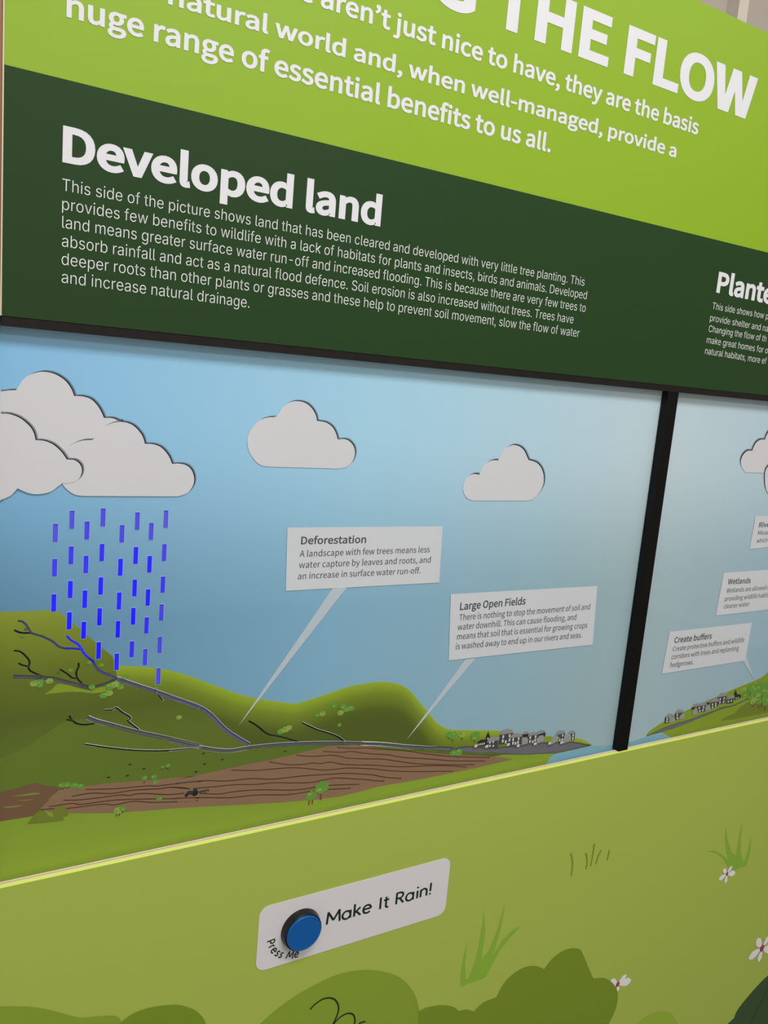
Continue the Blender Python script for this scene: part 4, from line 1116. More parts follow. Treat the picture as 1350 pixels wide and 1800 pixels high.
channels = [  # (outline, bed material key, blue glow)
    (chan([(0.0805,1.1561),(0.0905,1.1546),(0.1005,1.1531),(0.1145,1.1501),(0.1301,1.1439),(0.1477,1.1372)], 26, 26), 'bed_grey', 0),
    (chan([(0.1517,1.1379),(0.1622,1.1402),(0.1714,1.1436)], 20, 16), 'bed_grey', 0),
    (chan([(0.0808,1.1807),(0.0865,1.1790),(0.0921,1.1728),(0.0941,1.1684),(0.0933,1.1629),(0.0961,1.1590),(0.1049,1.1536)], 11, 12), 'bed_dark', 0),
    (chan([(0.0847,1.1686),(0.0879,1.1663),(0.0936,1.1642)], 11, 12), 'bed_dark', 0),
    (chan([(0.1200,1.1587),(0.1260,1.1542),(0.1313,1.1491),(0.1358,1.1480)], 11, 11), 'bed_dark', 0),
    (chan([(0.1363,1.1634),(0.1367,1.1596),(0.1348,1.1547),(0.1355,1.1488),(0.1393,1.1432),(0.1421,1.1397)], 12, 12), 'bed_dark', 0),
    (chan([(0.0808,1.2000),(0.0863,1.1970),(0.0953,1.1960)], 13, 13), 'bed_dark', .02),
    (chan([(0.0837,1.2080),(0.0874,1.2074),(0.0908,1.2038),(0.0934,1.1989),(0.0961,1.1955),(0.1049,1.1919)], 13, 14), 'bed_grey', .06),
    (chan([(0.1042,1.1921),(0.1125,1.1870),(0.1190,1.1808),(0.1242,1.1786)], 14, 14), 'bed_grey', .10),
    (chan([(0.1236,1.1788),(0.1319,1.1777),(0.1401,1.1760)], 14, 14), 'bed_dark', .7),
    (chan([(0.1254,1.1908),(0.1291,1.1862),(0.1344,1.1826),(0.1378,1.1785),(0.1412,1.1721),(0.1453,1.1671)], 13, 14), 'bed_dark', 1.2),
    (chan([(0.1448,1.1677),(0.1491,1.1638),(0.1509,1.1598)], 15, 16), 'bed_dark', .5),
    (chan([(0.1506,1.1607),(0.1530,1.1556),(0.1578,1.1517),(0.1654,1.1476),(0.1731,1.1426)], 16, 22), 'bed_grey', .10),
    (chan([(0.1712,1.1439),(0.1873,1.1363),(0.2091,1.1260),(0.2394,1.1112),(0.2549,1.1021)], 26, 30), 'bed_grey', .05),
    (chan([(0.2237,1.1178),(0.2405,1.1106),(0.2546,1.1035),(0.2659,1.0949),(0.2742,1.0859),(0.2845,1.0743),(0.2980,1.0634),(0.3118,1.0534)], 28, 28), 'bed_grey', .06),
    (chan([(0.1458,1.1079),(0.1538,1.1031),(0.1691,1.0964),(0.1891,1.0874),(0.2261,1.0733),(0.2571,1.0606)], 26, 32), 'bed_grey', 0),
    (chan([(0.2257,1.0721),(0.2584,1.0587),(0.2874,1.0502),(0.3104,1.0496),(0.3409,1.0480),(0.3763,1.0441),(0.4134,1.0387),(0.4541,1.0316)], 27, 30), 'bed_grey', 0),
    (chan([(0.4501,1.0323),(0.4783,1.0268),(0.5140,1.0178),(0.5466,1.0106),(0.5690,1.0061),(0.5919,1.0014)], 24, 42), 'bed_grey', 0),
    (chan([(0.1267,1.1080),(0.1323,1.1063),(0.1366,1.1027),(0.1444,1.1005),(0.1525,1.1006)], 12, 14), 'bed_dark', 0),
    (chan([(0.1295,1.1117),(0.1306,1.1092),(0.1328,1.1059)], 14, 12), 'bed_dark', 0),
    (chan([(0.1614,1.1128),(0.1686,1.1124),(0.1724,1.1140),(0.1784,1.1083),(0.1854,1.1030),(0.1860,1.1002),(0.1838,1.0990),(0.1888,1.0938),(0.1953,1.0876)], 12, 12), 'bed_dark', 0),
    (chan([(0.1438,1.0809),(0.1614,1.0751),(0.1898,1.0671),(0.2192,1.0616),(0.2418,1.0599),(0.2571,1.0593)], 12, 14), 'bed_dark', 0),
    (chan([(0.2262,1.0607),(0.2429,1.0592),(0.2608,1.0584)], 12, 12), 'bed_dark', 0),
    (chan([(0.3098,1.0802),(0.3154,1.0766),(0.3224,1.0710),(0.3332,1.0616),(0.3490,1.0559),(0.3693,1.0472)], 14, 12), 'bed_dark', 0),
    (chan([(0.3726,1.0692),(0.3839,1.0627),(0.3933,1.0574),(0.4067,1.0517),(0.4184,1.0458),(0.4281,1.0382)], 13, 15), 'bed_dark', 0),
    (chan([(0.2096,1.1293),(0.2107,1.1246)], 10, 10), 'bed_dark', 0),
    (chan([(0.2116,1.1235),(0.2178,1.1153)], 12, 8), 'bed_dark', 0),
    ([(0.5827,1.0050),(0.6032,1.0038),(0.6196,1.0015),(0.6391,0.9959),(0.6586,0.9932),(0.6880,0.9931),(0.7398,0.9873),(0.7667,0.9838),(0.7889,0.9803),(0.8248,0.9697),(0.8213,0.9687),(0.7963,0.9686),(0.7692,0.9681),(0.7424,0.9705),(0.7161,0.9737),(0.6903,0.9776),(0.6649,0.9829),(0.6474,0.9875),(0.6282,0.9895),(0.6043,0.9955),(0.5832,1.0016)], 'bed_grey', 0),
]
RAIN = [
    [(292, 212, 309), (288, 397, 491), (284, 583, 675)],
    [(380, 143, 240), (375, 331, 426), (371, 513, 605), (366, 678, 769)],
    [(459, 200, 296), (454, 381, 474), (448, 563, 657), (442, 728, 818)],
    [(544, 131, 227), (538, 318, 410), (532, 494, 587), (526, 657, 749), (521, 836, 925)],
    [(644, 219, 311), (636, 396, 487), (629, 574, 665), (623, 724, 813), (616, 896, 983)],
    [(725, 152, 245), (717, 334, 424), (711, 506, 596), (704, 655, 745), (696, 831, 917)],
    [(798, 207, 298), (790, 381, 470), (781, 557, 645), (774, 705, 792), (766, 872, 959)],
    [(876, 142, 234), (867, 319, 410), (860, 490, 577), (852, 637, 724), (843, 808, 895), (835, 973, 1059)],
]
SLOTS = [(0.1136,1.2965),(0.1136,1.2642),(0.1136,1.2313),(0.1274,1.3083),(0.1274,1.2754),(0.1275,1.2430),(0.1273,1.2133),(0.1406,1.2982),(0.1406,1.2661),(0.1405,1.2333),(0.1402,1.2032),(0.1544,1.3103),(0.1544,1.2769),(0.1543,1.2451),(0.1541,1.2153),(0.1542,1.1820),(0.1719,1.2944),(0.1716,1.2622),(0.1715,1.2295),(0.1713,1.2015),(0.1712,1.1691),(0.1856,1.3063),(0.1854,1.2731),(0.1855,1.2413),(0.1852,1.2135),(0.1850,1.1801),(0.1989,1.2961),(0.1987,1.2640),(0.1984,1.2311),(0.1982,1.2031),(0.1980,1.1711),(0.2124,1.3080),(0.2122,1.2751),(0.2123,1.2430),(0.2120,1.2151),(0.2117,1.1822),(0.2116,1.1500)]
ENDS = [(0.1139,1.2796),(0.1139,1.2476),(0.1139,1.2148),(0.1278,1.2914),(0.1278,1.2585),(0.1278,1.2265),(0.1277,1.1967),(0.1410,1.2812),(0.1410,1.2494),(0.1409,1.2162),(0.1406,1.1866),(0.1549,1.2932),(0.1549,1.2603),(0.1548,1.2281),(0.1546,1.1982),(0.1547,1.1653),(0.1725,1.2777),(0.1722,1.2455),(0.1720,1.2125),(0.1719,1.1847),(0.1717,1.1524),(0.1862,1.2894),(0.1860,1.2565),(0.1861,1.2245),(0.1859,1.1964),(0.1856,1.1636),(0.1995,1.2794),(0.1994,1.2474),(0.1990,1.2144),(0.1989,1.1864),(0.1987,1.1541),(0.2132,1.2909),(0.2129,1.2581),(0.2130,1.2265),(0.2127,1.1983),(0.2124,1.1652),(0.2123,1.1330)]
LEVEL = [.3, .5, 1.0, .3, .55, 1.1, 1.1, .45, .6, 1.2, 1.2, .35, .7, 1.2, 1.2, .95, .4, 1.1, 1.2, 1.2, .7, .35, .9, 1.2, 1.1, .6, .35, .85, 1.0, .6, .4, .25, .45, .6, .4, .35, .3]
HW = .0021                        # half the width of a slot

cut_mb = MB()
for ol, _, _ in channels:
    cut_mb.plate(ol, .0100, .0170)
for p, e in zip(SLOTS, ENDS):
    cut_mb.plate([(p[0] - HW, e[1]), (p[0] + HW, e[1]), (p[0] + HW, p[1]), (p[0] - HW, p[1])], .0100, .0170)
cutter = cut_mb.build('cutter', [M['cut_edge']])
rim_mb = MB()
for i, (ol, _, _) in enumerate(channels):
    c0 = len(ol) // 2
    cen = [((ol[j][0] + ol[-1 - j][0]) / 2, (ol[j][1] + ol[-1 - j][1]) / 2) for j in range(c0)]
    wd = math.hypot(ol[c0 // 2][0] - ol[-1 - c0 // 2][0], ol[c0 // 2][1] - ol[-1 - c0 // 2][1])
    if i not in (13, 14, 15, 16, 17, 20, 21, 22, 24, 25, 26):
        continue
    rim_mb.plate([(p[0] + .00016, p[1] + .00012) for p in ribbon(cen, wd + .00022)], YA - 7 * S - i * .000002, YA + .0002)
rims = rim_mb.build('channel_rim', M['cut_edge'], pic)
for o in (sky, hill, knoll, meadow, fore, rims):
    cut(o, cutter)
bpy.data.objects.remove(cutter)

beds = {}
for i, (ol, key, glow) in enumerate(channels):
    b = MB()
    b.flat(ol, (YBK + .0006 if key == 'bed_grey' or glow else YBK + .0016) + .00001 * (len(channels) - i))
    # a little wider than the cut so that no gap opens when seen from the side
    cxs = [p[0] for p in ol]
    m = M[key]
    if glow:
        gk = (key, glow)
        if gk not in beds:
            base = srgb(116, 116, 126) if key == 'bed_grey' else srgb(14, 14, 40)
            beds[gk] = mat('blue_lit_river', base, 0.6, 0.2, emit=srgb(22, 22, 255), strength=glow)
        m = beds[gk]
    b.build('river_bed', m, pic)
b = MB()
b.box(XL, XM, .0160, .0172, ZA0, ZA1)
b.build('backing_board', M['bed_dark'], pic)
b = MB()
b.box(XM + .0005, XR, .0160, .0172, ZA0, ZA1)
b.build('backing_board', M['bed_dark'], pic2)

ORD = ['topmost', 'second', 'third', 'fourth', 'fifth', 'sixth']
COLN = ['leftmost', 'second', 'third', 'fourth', 'fifth', 'sixth', 'seventh', 'rightmost']
lights = {}
k = 0
for ci, colm in enumerate(RAIN):
    for ri_, _ in enumerate(colm):
        p, e, lv = SLOTS[k], ENDS[k], LEVEL[k]
        k += 1
        if lv not in lights:
            w = max(0.0, 1 - lv)
            lights[lv] = mat('lit_blue_acrylic', (.004 + .2 * w * w, .004 + .2 * w * w, .05 + .4 * w, 1), 0.5, 0.2, emit=(0, 0, 1, 1), strength=.25 + .8 * lv)
        b = MB()
        h = HW - .0001
        b.box(p[0] - h, p[0] + h, .0126, .0150, e[1] + .0001, p[1] - .0001)
        o = b.build('rain_light', lights[lv])
        b = MB()
        r_ = .00035
        for q in ((p[0] - HW - r_, p[0] - HW, e[1] - r_, p[1] + r_), (p[0] + HW, p[0] + HW + r_, e[1] - r_, p[1] + r_),
                  (p[0] - HW, p[0] + HW, p[1], p[1] + r_ * 1.4), (p[0] - HW, p[0] + HW, e[1] - r_, e[1])):
            b.box(q[0], q[1], .0117, .0121, q[2], q[3])
        b.build('pale_rim', M['rim'], o)
        col_txt = 'the %s column' % COLN[ci]
        row_txt = 'lowest' if ri_ == len(colm) - 1 else ('topmost' if ri_ == 0 else ORD[ri_] + ' from the top')
        tag(o, 'blue lit raindrop bar, %s in %s under the clouds' % (row_txt, col_txt), 'raindrop light', 'lit blue raindrops under the clouds', 'thing')


# ---- trees, animals, tractor and houses printed on the left picture
def lobed(c, rx, rz, ph, n=26):
    return [(c[0] + rx * (1 + .10 * math.sin(6 * a + ph)) * math.cos(a), c[1] + rz * (1 + .10 * math.sin(6 * a + ph)) * math.sin(a))
            for a in (2 * math.pi * i / n for i in range(n))]


tc_ = 0


def tree(c, r, key='tree_a', trunk=0.0, tk='trunk', y=None, parent=None, n_trunks=1):
    """printed tree: a lobed crown, lighter leaf clusters and, if it stands alone, a trunk"""
    global tc_
    tc_ += 1
    y = (YA - 12 * S - (tc_ % 7) * S * .5) if y is None else y
    parent = parent or pic
    b = MB()
    b.flat(lobed(c, r, r * .8, tc_), y)
    other = {'tree_a': 'tree_b', 'tree_b': 'tree_a', 'tree_c': 'tree_a'}[key]
    for q in range(3):
        a = tc_ * 1.7 + q * 2.1
        cc = (c[0] + r * .45 * math.cos(a), c[1] + r * .36 * math.sin(a))
        b.flat(lobed(cc, r * .36, r * .2, q, 14), y - S * .3, 1 if q == 0 else 0)
    o = b.build('tree', [M[key], M[other]], parent)
    if trunk:
        t = MB()
        for q in range(n_trunks):
            dx = (q - (n_trunks - 1) / 2) * r * .6
            w = max(r * .09, .0004)
            t.flat([(c[0] + dx - w, c[1] - r * .2), (c[0] + dx + w, c[1] - r * .2), (c[0] + dx + w * 1.2, c[1] - r * .7 - trunk), (c[0] + dx - w * 1.2, c[1] - r * .7 - trunk)], y + S * .2)
        t.build('trunk', M[tk], o)
    return o


U = .00013
for c, r, kk in zip([(0.0981,1.1476),(0.1034,1.1487),(0.1113,1.1487),(0.1032,1.1453),(0.1658,1.1368),(0.1705,1.1383),(0.1755,1.1350),(0.1599,1.1283),(0.1653,1.1300),(0.1793,1.1445),(0.1569,1.1591),(0.1459,1.1627),(0.0875,1.1944),(0.0905,1.2001),(0.1189,1.1558),(0.1298,1.1568),(0.2344,1.0954)],
                    (28, 26, 26, 22, 34, 30, 28, 30, 28, 22, 20, 18, 14, 12, 10, 18, 22),
                    ('tree_b', 'tree_a', 'tree_b', 'tree_a', 'tree_a', 'tree_b', 'tree_a', 'tree_a', 'tree_b', 'tree_a', 'tree_a', 'tree_a', 'tree_a', 'tree_c', 'tree_c', 'tree_a', 'tree_b')):
    tree(c, r * U, kk)
tree([(0.1490,1.1382)][0], 24 * U, 'tree_a', 14 * U)
U = .00017
for c, r, kk in zip([(0.3476,1.0630),(0.3533,1.0645),(0.3570,1.0657),(0.3900,1.0757),(0.3969,1.0765),(0.4113,1.0839),(0.4218,1.0818),(0.4269,1.0776),(0.4329,1.0778),(0.4196,1.0744),(0.4194,1.0599)],
                    (26, 26, 22, 18, 22, 20, 24, 26, 24, 24, 16),
                    ('tree_a', 'tree_b', 'tree_b', 'tree_a', 'tree_b', 'tree_a', 'tree_a', 'tree_a', 'tree_a', 'tree_b', 'tree_a')):
    tree(c, r * U, kk)
U = .00014
for c, r, tr_, nt_ in zip([(0.2022,1.0355),(0.2118,1.0348),(0.2134,1.0292),(0.2199,1.0444),(0.2254,1.0447),(0.1245,1.0426),(0.1291,1.0425),(0.1352,1.0403),(0.1413,1.0382),(0.1776,1.0054),(0.1819,1.0067),(0.2180,1.0098)],
                          (21, 22, 20, 13, 18, 24, 24, 26, 24, 32, 26, 21), (26, 0, 0, 12, 12, 18, 14, 0, 0, 22, 18, 0), (1, 1, 1, 1, 2, 2, 1, 1, 1, 2, 1, 1)):
    tree(c, r * U, 'tree_a' if r != 32 else 'tree_b', tr_ * U, n_trunks=nt_)
U = .0002
tree([(0.3908,0.9792)][0], 36 * U, 'tree_a', 30 * U, 'trunk_red', n_trunks=2)
tree([(0.4031,0.9869)][0], 46 * U, 'tree_a', 46 * U, 'trunk_red', y=YA - 16 * S)
U = .00023
for c, r, kk in zip([(0.5745,1.0243),(0.5810,1.0219),(0.5954,1.0216),(0.6158,1.0161),(0.5832,0.9985),(0.5923,0.9977)], (20, 26, 26, 32, 22, 26), ('tree_a', 'tree_a', 'tree_b', 'tree_a', 'tree_a', 'tree_a')):
    tree(c, r * U, kk, 0 if r in (22,) else 18 * U, 'trunk_red' if r == 32 else 'trunk')

for c in [(0.1670,1.0426),(0.1853,1.0410),(0.1877,1.0526),(0.2014,1.0456),(0.2552,1.0326)] + [(0.2622,1.0518),(0.2828,1.0413),(0.2641,1.0396),(0.2554,1.0325),(0.3548,1.0386)]:
    b = MB()
    w = .0021
    b.flat([(c[0] - w, c[1]), (c[0] - w * .3, c[1] + w * .28), (c[0] + w * .7, c[1] + w * .3), (c[0] + w, c[1] + w * .1), (c[0] + w * .4, c[1] - w * .1), (c[0], c[1] - w * .35), (c[0] - w * .6, c[1] - w * .2)], YA - 12 * S)
    b.build('cow', M['bird'], pic)
b = MB()
yt = YA - 14 * S
b.flat([(0.2462,1.0111),(0.2479,1.0127),(0.2530,1.0119),(0.2532,1.0144),(0.2537,1.0149),(0.2572,1.0142),(0.2577,1.0110),(0.2587,1.0096),(0.2582,1.0068),(0.2532,1.0074),(0.2481,1.0087)], yt)
o = b.build('tractor', M['tractor'], pic)
wc = [(0.2463,1.0084),(0.2552,1.0085)]
flat_part('wheel', ellipse(wc[0][0], wc[0][1], .0019, .0019), yt - S, M['bird'], o)
flat_part('wheel', ellipse(wc[1][0], wc[1][1], .0030, .0030), yt - S, M['bird'], o)
b = MB()
b.flat([(0.2590,1.0099),(0.2701,1.0104),(0.2703,1.0094),(0.2591,1.0087)], yt)
for q in ([(0.2603,1.0093),(0.2616,1.0094),(0.2617,1.0064),(0.2604,1.0070)], [(0.2634,1.0097),(0.2647,1.0098),(0.2646,1.0065),(0.2636,1.0064)], [(0.2660,1.0099),(0.2672,1.0100),(0.2671,1.0063),(0.2661,1.0069)], [(0.2691,1.0103),(0.2702,1.0101),(0.2699,1.0071),(0.2691,1.0076)]):
    b.flat(q, yt - S * .3)
b.build('plough', M['tractor'], o)

HM = [M['house_dark'], M['roof'], M['pane'], M['house_black'], M['house_pale']]
HN = 0


def house(parts, parent, y=None, name='house'):
    """parts: (outline, slot) with slot 0 dark wall, 1 roof, 2 window, 3 black wall, 4 pale wall"""
    global HN
    HN += 1
    y = YA - 13 * S - (HN % 6) * S * .6
    b = MB()
    for i, (pts, slot) in enumerate(parts):
        b.flat(pts, y - i * .000004, slot)
    return b.build(name, HM, parent)


def wins(cs, w, h):
    return [([(c[0] - w, c[1] - h), (c[0] + w, c[1] - h), (c[0] + w, c[1] + h), (c[0] - w, c[1] + h)], 2) for c in cs]


W1 = .0013
house([([(0.6212,1.0011),(0.6211,1.0074),(0.6253,1.0092),(0.6350,1.0083),(0.6375,1.0010),(0.6339,0.9999)], 3), ([(0.6335,1.0060),(0.6334,1.0124),(0.6362,1.0182),(0.6398,1.0114),(0.6400,1.0056)], 3)]
      + wins([(0.6232,1.0032),(0.6261,1.0032),(0.6290,1.0031),(0.6317,1.0032)], .0008, .0013) + wins([(0.6368,1.0090)], .0009, .0015)
      + [([(0.6359,1.0178),(0.6360,1.0208),(0.6369,1.0176)], 3)], pic, name='church')
house([([(0.6555,1.0112),(0.6774,1.0109),(0.6782,1.0051),(0.6703,0.9982),(0.6658,0.9973),(0.6559,0.9979)], 0), ([(0.6555,1.0112),(0.6578,1.0167),(0.6675,1.0178),(0.6755,1.0153),(0.6785,1.0107)], 1)]
      + wins([(0.6618,1.0077),(0.6723,1.0076),(0.6618,1.0018),(0.6670,0.9999)], W1, .0021), pic)
house([([(0.6375,1.0039),(0.6535,1.0037),(0.6549,0.9942),(0.6391,0.9961)], 0), ([(0.6354,1.0042),(0.6400,1.0101),(0.6473,1.0106),(0.6555,1.0083),(0.6557,1.0043)], 1)]
      + wins([(0.6409,1.0030),(0.6461,1.0030),(0.6415,0.9984),(0.6469,0.9975)], W1 * .9, .0013), pic)
house([([(0.6940,1.0055),(0.7051,1.0053),(0.7033,1.0012),(0.6954,1.0016)], 3), ([(0.6924,1.0060),(0.6966,1.0095),(0.7021,1.0092),(0.7057,1.0054)], 1)], pic)
house([([(0.6708,1.0029),(0.6937,1.0033),(0.6948,0.9916),(0.6709,0.9936)], 0), ([(0.6725,1.0041),(0.6765,1.0089),(0.6849,1.0096),(0.6924,1.0060),(0.6944,1.0032)], 1)]
      + wins([(0.6729,1.0017),(0.6791,1.0011),(0.6881,1.0010),(0.6795,0.9961),(0.6838,0.9952),(0.6879,0.9958)], W1, .0020), pic)
house([([(0.7025,1.0013),(0.7232,1.0015),(0.7240,0.9909),(0.7052,0.9916)], 0), ([(0.7023,1.0026),(0.7097,1.0065),(0.7194,1.0056),(0.7244,1.0016)], 1)]
      + wins([(0.7084,0.9993),(0.7175,0.9992),(0.7087,0.9938),(0.7137,0.9926),(0.7176,0.9942)], W1, .0019), pic)
house([([(0.7229,1.0018),(0.7344,1.0027),(0.7346,0.9971),(0.7323,0.9974),(0.7309,0.9998),(0.7244,0.9995)], 3), ([(0.7199,1.0046),(0.7239,1.0074),(0.7305,1.0068),(0.7350,1.0030)], 1)], pic)
house([([(0.6904,0.9983),(0.6946,1.0015),(0.7009,1.0013),(0.7051,0.9979),(0.7050,0.9912),(0.6918,0.9908)], 4)], pic)
house([([(0.7197,0.9955),(0.7251,0.9997),(0.7324,0.9969),(0.7340,0.9906),(0.7220,0.9885)], 4)], pic)
house([([(0.7562,0.9951),(0.7707,0.9960),(0.7686,0.9872),(0.7621,0.9842),(0.7589,0.9885)], 0), ([(0.7515,0.9963),(0.7569,1.0011),(0.7661,1.0009),(0.7712,0.9964)], 1)]
      + wins([(0.7664,0.9935),(0.7621,0.9872),(0.7663,0.9873)], W1 * .9, .0018), pic)
house([([(0.7463,0.9918),(0.7536,0.9957),(0.7613,0.9910),(0.7556,0.9852),(0.7464,0.9832)], 4)], pic)
house([([(0.7805,0.9929),(0.7892,0.9929),(0.7894,0.9825),(0.7834,0.9827),(0.7832,0.9890)], 0), ([(0.7746,0.9941),(0.7784,0.9976),(0.7852,0.9976),(0.7906,0.9930)], 1)]
      + wins([(0.7859,0.9906),(0.7860,0.9855)], W1 * .9, .0020), pic)
house([([(0.7684,0.9883),(0.7741,0.9931),(0.7810,0.9893),(0.7812,0.9825),(0.7685,0.9810)], 4)], pic)
for c in [(0.6186,1.0021),(0.6364,0.9986),(0.6719,0.9954),(0.6888,0.9910),(0.7182,0.9891),(0.7440,0.9854),(0.7659,0.9830)]:
    b = MB()
    b.flat([(c[0] - .0024, c[1] - .0019), (c[0] + .0024, c[1] - .0015), (c[0] + .0024, c[1] + .0019), (c[0] - .0024, c[1] + .0017)], YA - 18 * S)
    b.build('white_block', M['pane'], pic)
flat_part('green_verge', [(0.7334,0.9967),(0.7462,0.9953),(0.7464,0.9867),(0.7347,0.9883)], YA - 12 * S, M['town_land'], pic)

# ------------------------------------------------------------------ right picture
land = smooth([(0.9329,0.9653),(0.9393,0.9720),(0.9516,0.9776),(0.9685,0.9834),(0.9925,0.9892),(1.0217,0.9957),(1.0633,1.0042),(1.1039,1.0119),(1.1409,1.0187),(1.1766,1.0243),(1.1942,1.0294),(1.2038,1.0346),(1.2217,1.0398),(1.2486,1.0442)], 3)
land = land + [(XR - .02, land[-1][1]), (XR - .02, ZA0), (land[0][0] + .08, ZA0)]
b = MB()
b.plate([(0.9329,0.9653),(0.9675,0.9661),(0.9918,0.9544)] + land[-2:-1] + land[:-2][::-1], YA - 2 * S, YBK)
o = b.build('hillside', M['town_land'], pic2)
wt = [(0.9063,0.9616),(0.9319,0.9649),(0.9677,0.9648),(0.9932,0.9531)]
wt = [(XM + .0006, wt[0][1] + .004)] + wt + [(wt[-1][0], ZA0), (XM + .0006, ZA0)]
flat_part('water', wt, YA - 3 * S, M['water'], pic2)
flat_part('dark_slope', smooth([(1.0997,0.9652),(1.1163,0.9707),(1.1336,0.9736),(1.1449,0.9810),(1.1643,0.9882),(1.1886,0.9877),(1.2304,0.9859)], 3) + [(1.2364,0.9629),(1.1950,0.9623),(1.1283,0.9633)], YA - 3 * S, M['olive'], pic2)
road_ol = [(0.9343,0.9659),(0.9682,0.9735),(0.9975,0.9767),(1.0254,0.9785),(1.0535,0.9822),(1.0849,0.9857),(1.0943,0.9882),(1.1094,0.9886),(1.1250,0.9879),(1.1424,0.9911),(1.1613,0.9949),(1.1624,0.9926),(1.1431,0.9883),(1.1269,0.9855),(1.1102,0.9853),(1.0953,0.9842),(1.0500,0.9764),(1.0036,0.9698),(0.9674,0.9666),(0.9362,0.9654)]
cm = MB()
cm.plate(road_ol, .0100, .0170)
cutter = cm.build('cutter', [M['cut_edge']])
for q in (sky2, o):
    cut(q, cutter)
bpy.data.objects.remove(cutter)
flat_part('river_bed', road_ol, YBK + .0002, M['bed_grey'], pic2)
V = '@'
house([([(1.1232,1.0060),(1.1264,1.0144),(1.1326,1.0057),(1.1404,1.0047),(1.1434,0.9990),(1.1285,0.9970),(1.1250,1.0010)], 3)] + wins([(1.1312,0.9996),(1.1364,0.9999)], .0012, .001), pic2, name='church')
house([([(1.1081,0.9997),(1.1252,0.9999),(1.1252,0.9925),(1.1078,0.9934)], 0), ([(1.1085,1.0014),(1.1116,1.0066),(1.1245,1.0062),(1.1278,0.9999)], 1)] + wins([(1.1127,0.9963),(1.1199,0.9964)], .0014, .0014), pic2)
house([([(1.0850,1.0069),(1.1066,1.0069),(1.1054,0.9948),(1.0897,0.9951)], 0), ([(1.0844,1.0069),(1.0909,1.0136),(1.1026,1.0123),(1.1072,1.0066)], 1)] + wins([(1.0916,1.0030),(1.1009,1.0031),(1.0921,0.9978),(1.1010,0.9975)], .0014, .0018), pic2)
house([([(1.0692,0.9996),(1.0881,0.9999),(1.0886,0.9913),(1.0727,0.9898)], 0), ([(1.0685,1.0009),(1.0750,1.0069),(1.0880,1.0044),(1.0897,0.9995)], 1)] + wins([(1.0749,0.9966),(1.0823,0.9968),(1.0759,0.9921),(1.0832,0.9929)], .0014, .0016), pic2)
house([([(1.0579,1.0007),(1.0679,1.0010),(1.0672,0.9976),(1.0603,0.9977)], 3), ([(1.0570,1.0016),(1.0628,1.0063),(1.0683,1.0014)], 1)], pic2)
house([([(1.0390,0.9985),(1.0606,0.9976),(1.0587,0.9876),(1.0426,0.9877)], 0), ([(1.0388,0.9985),(1.0488,1.0035),(1.0590,1.0015),(1.0619,0.9975)], 1)] + wins([(1.0446,0.9950),(1.0543,0.9950),(1.0470,0.9895),(1.0538,0.9900)], .0014, .0018), pic2)
house([([(1.0578,0.9937),(1.0634,0.9983),(1.0711,0.9935),(1.0711,0.9872),(1.0611,0.9869)], 4)], pic2)
house([([(1.0270,0.9988),(1.0387,0.9989),(1.0315,0.9944),(1.0272,0.9943)], 3), ([(1.0255,0.9979),(1.0319,1.0035),(1.0416,1.0029),(1.0455,0.9986)], 1)], pic2)
house([([(1.0289,0.9920),(1.0357,0.9971),(1.0422,0.9916),(1.0422,0.9854),(1.0321,0.9849)], 4)], pic2)
house([([(0.9895,0.9926),(1.0082,0.9934),(1.0003,0.9856),(0.9941,0.9821)], 0), ([(0.9888,0.9936),(0.9951,0.9991),(1.0072,0.9971),(1.0095,0.9929)], 1)] + wins([(0.9958,0.9904),(0.9968,0.9857)], .0014, .0016), pic2)
house([([(1.0004,0.9886),(1.0107,0.9919),(1.0143,0.9825),(1.0033,0.9822)], 4)], pic2)
house([([(0.9694,0.9900),(0.9792,0.9899),(0.9773,0.9805),(0.9706,0.9806)], 3), ([(0.9689,0.9900),(0.9752,0.9951),(0.9846,0.9938),(0.9909,0.9882)], 1)] + wins([(0.9745,0.9872),(0.9745,0.9831)], .0016, .0016), pic2)
house([([(0.9800,0.9865),(0.9893,0.9890),(0.9931,0.9798),(0.9807,0.9796)], 4)], pic2)
U = .00022
for c, r, tl in zip([(1.1472,1.0091),(1.1510,1.0042),(1.1663,1.0121),(1.1785,1.0061),(1.1875,1.0131),(1.1974,1.0065),(1.1670,0.9986),(1.1802,0.9942),(1.1890,0.9967),(1.2012,0.9915),(1.2078,0.9979),(1.2072,1.0107),(1.1762,0.9884),(1.1942,0.9870),(1.2117,0.9828),(1.2188,0.9874),(1.2269,0.9992),(1.2291,1.0117),(1.2420,0.9844)],
                    (34, 32, 44, 46, 44, 50, 36, 42, 48, 50, 50, 40, 34, 40, 44, 50, 60, 50, 60),
                    (0, 0, 30, 30, 0, 40, 0, 40, 0, 40, 0, 0, 20, 30, 40, 0, 0, 0, 40)):
    tree(c, r * U, 'tree_b' if r in (48, 34) else 'tree_a', tl * U, parent=pic2)

# ------------------------------------------------------------------ clouds: cut board with a printed drop shadow as dark layers behind
soft = bpy.data.materials.new('soft_shadow_print')
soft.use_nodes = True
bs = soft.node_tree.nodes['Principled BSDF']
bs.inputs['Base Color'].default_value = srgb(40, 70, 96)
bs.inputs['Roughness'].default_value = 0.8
bs.inputs['Alpha'].default_value = 0.4


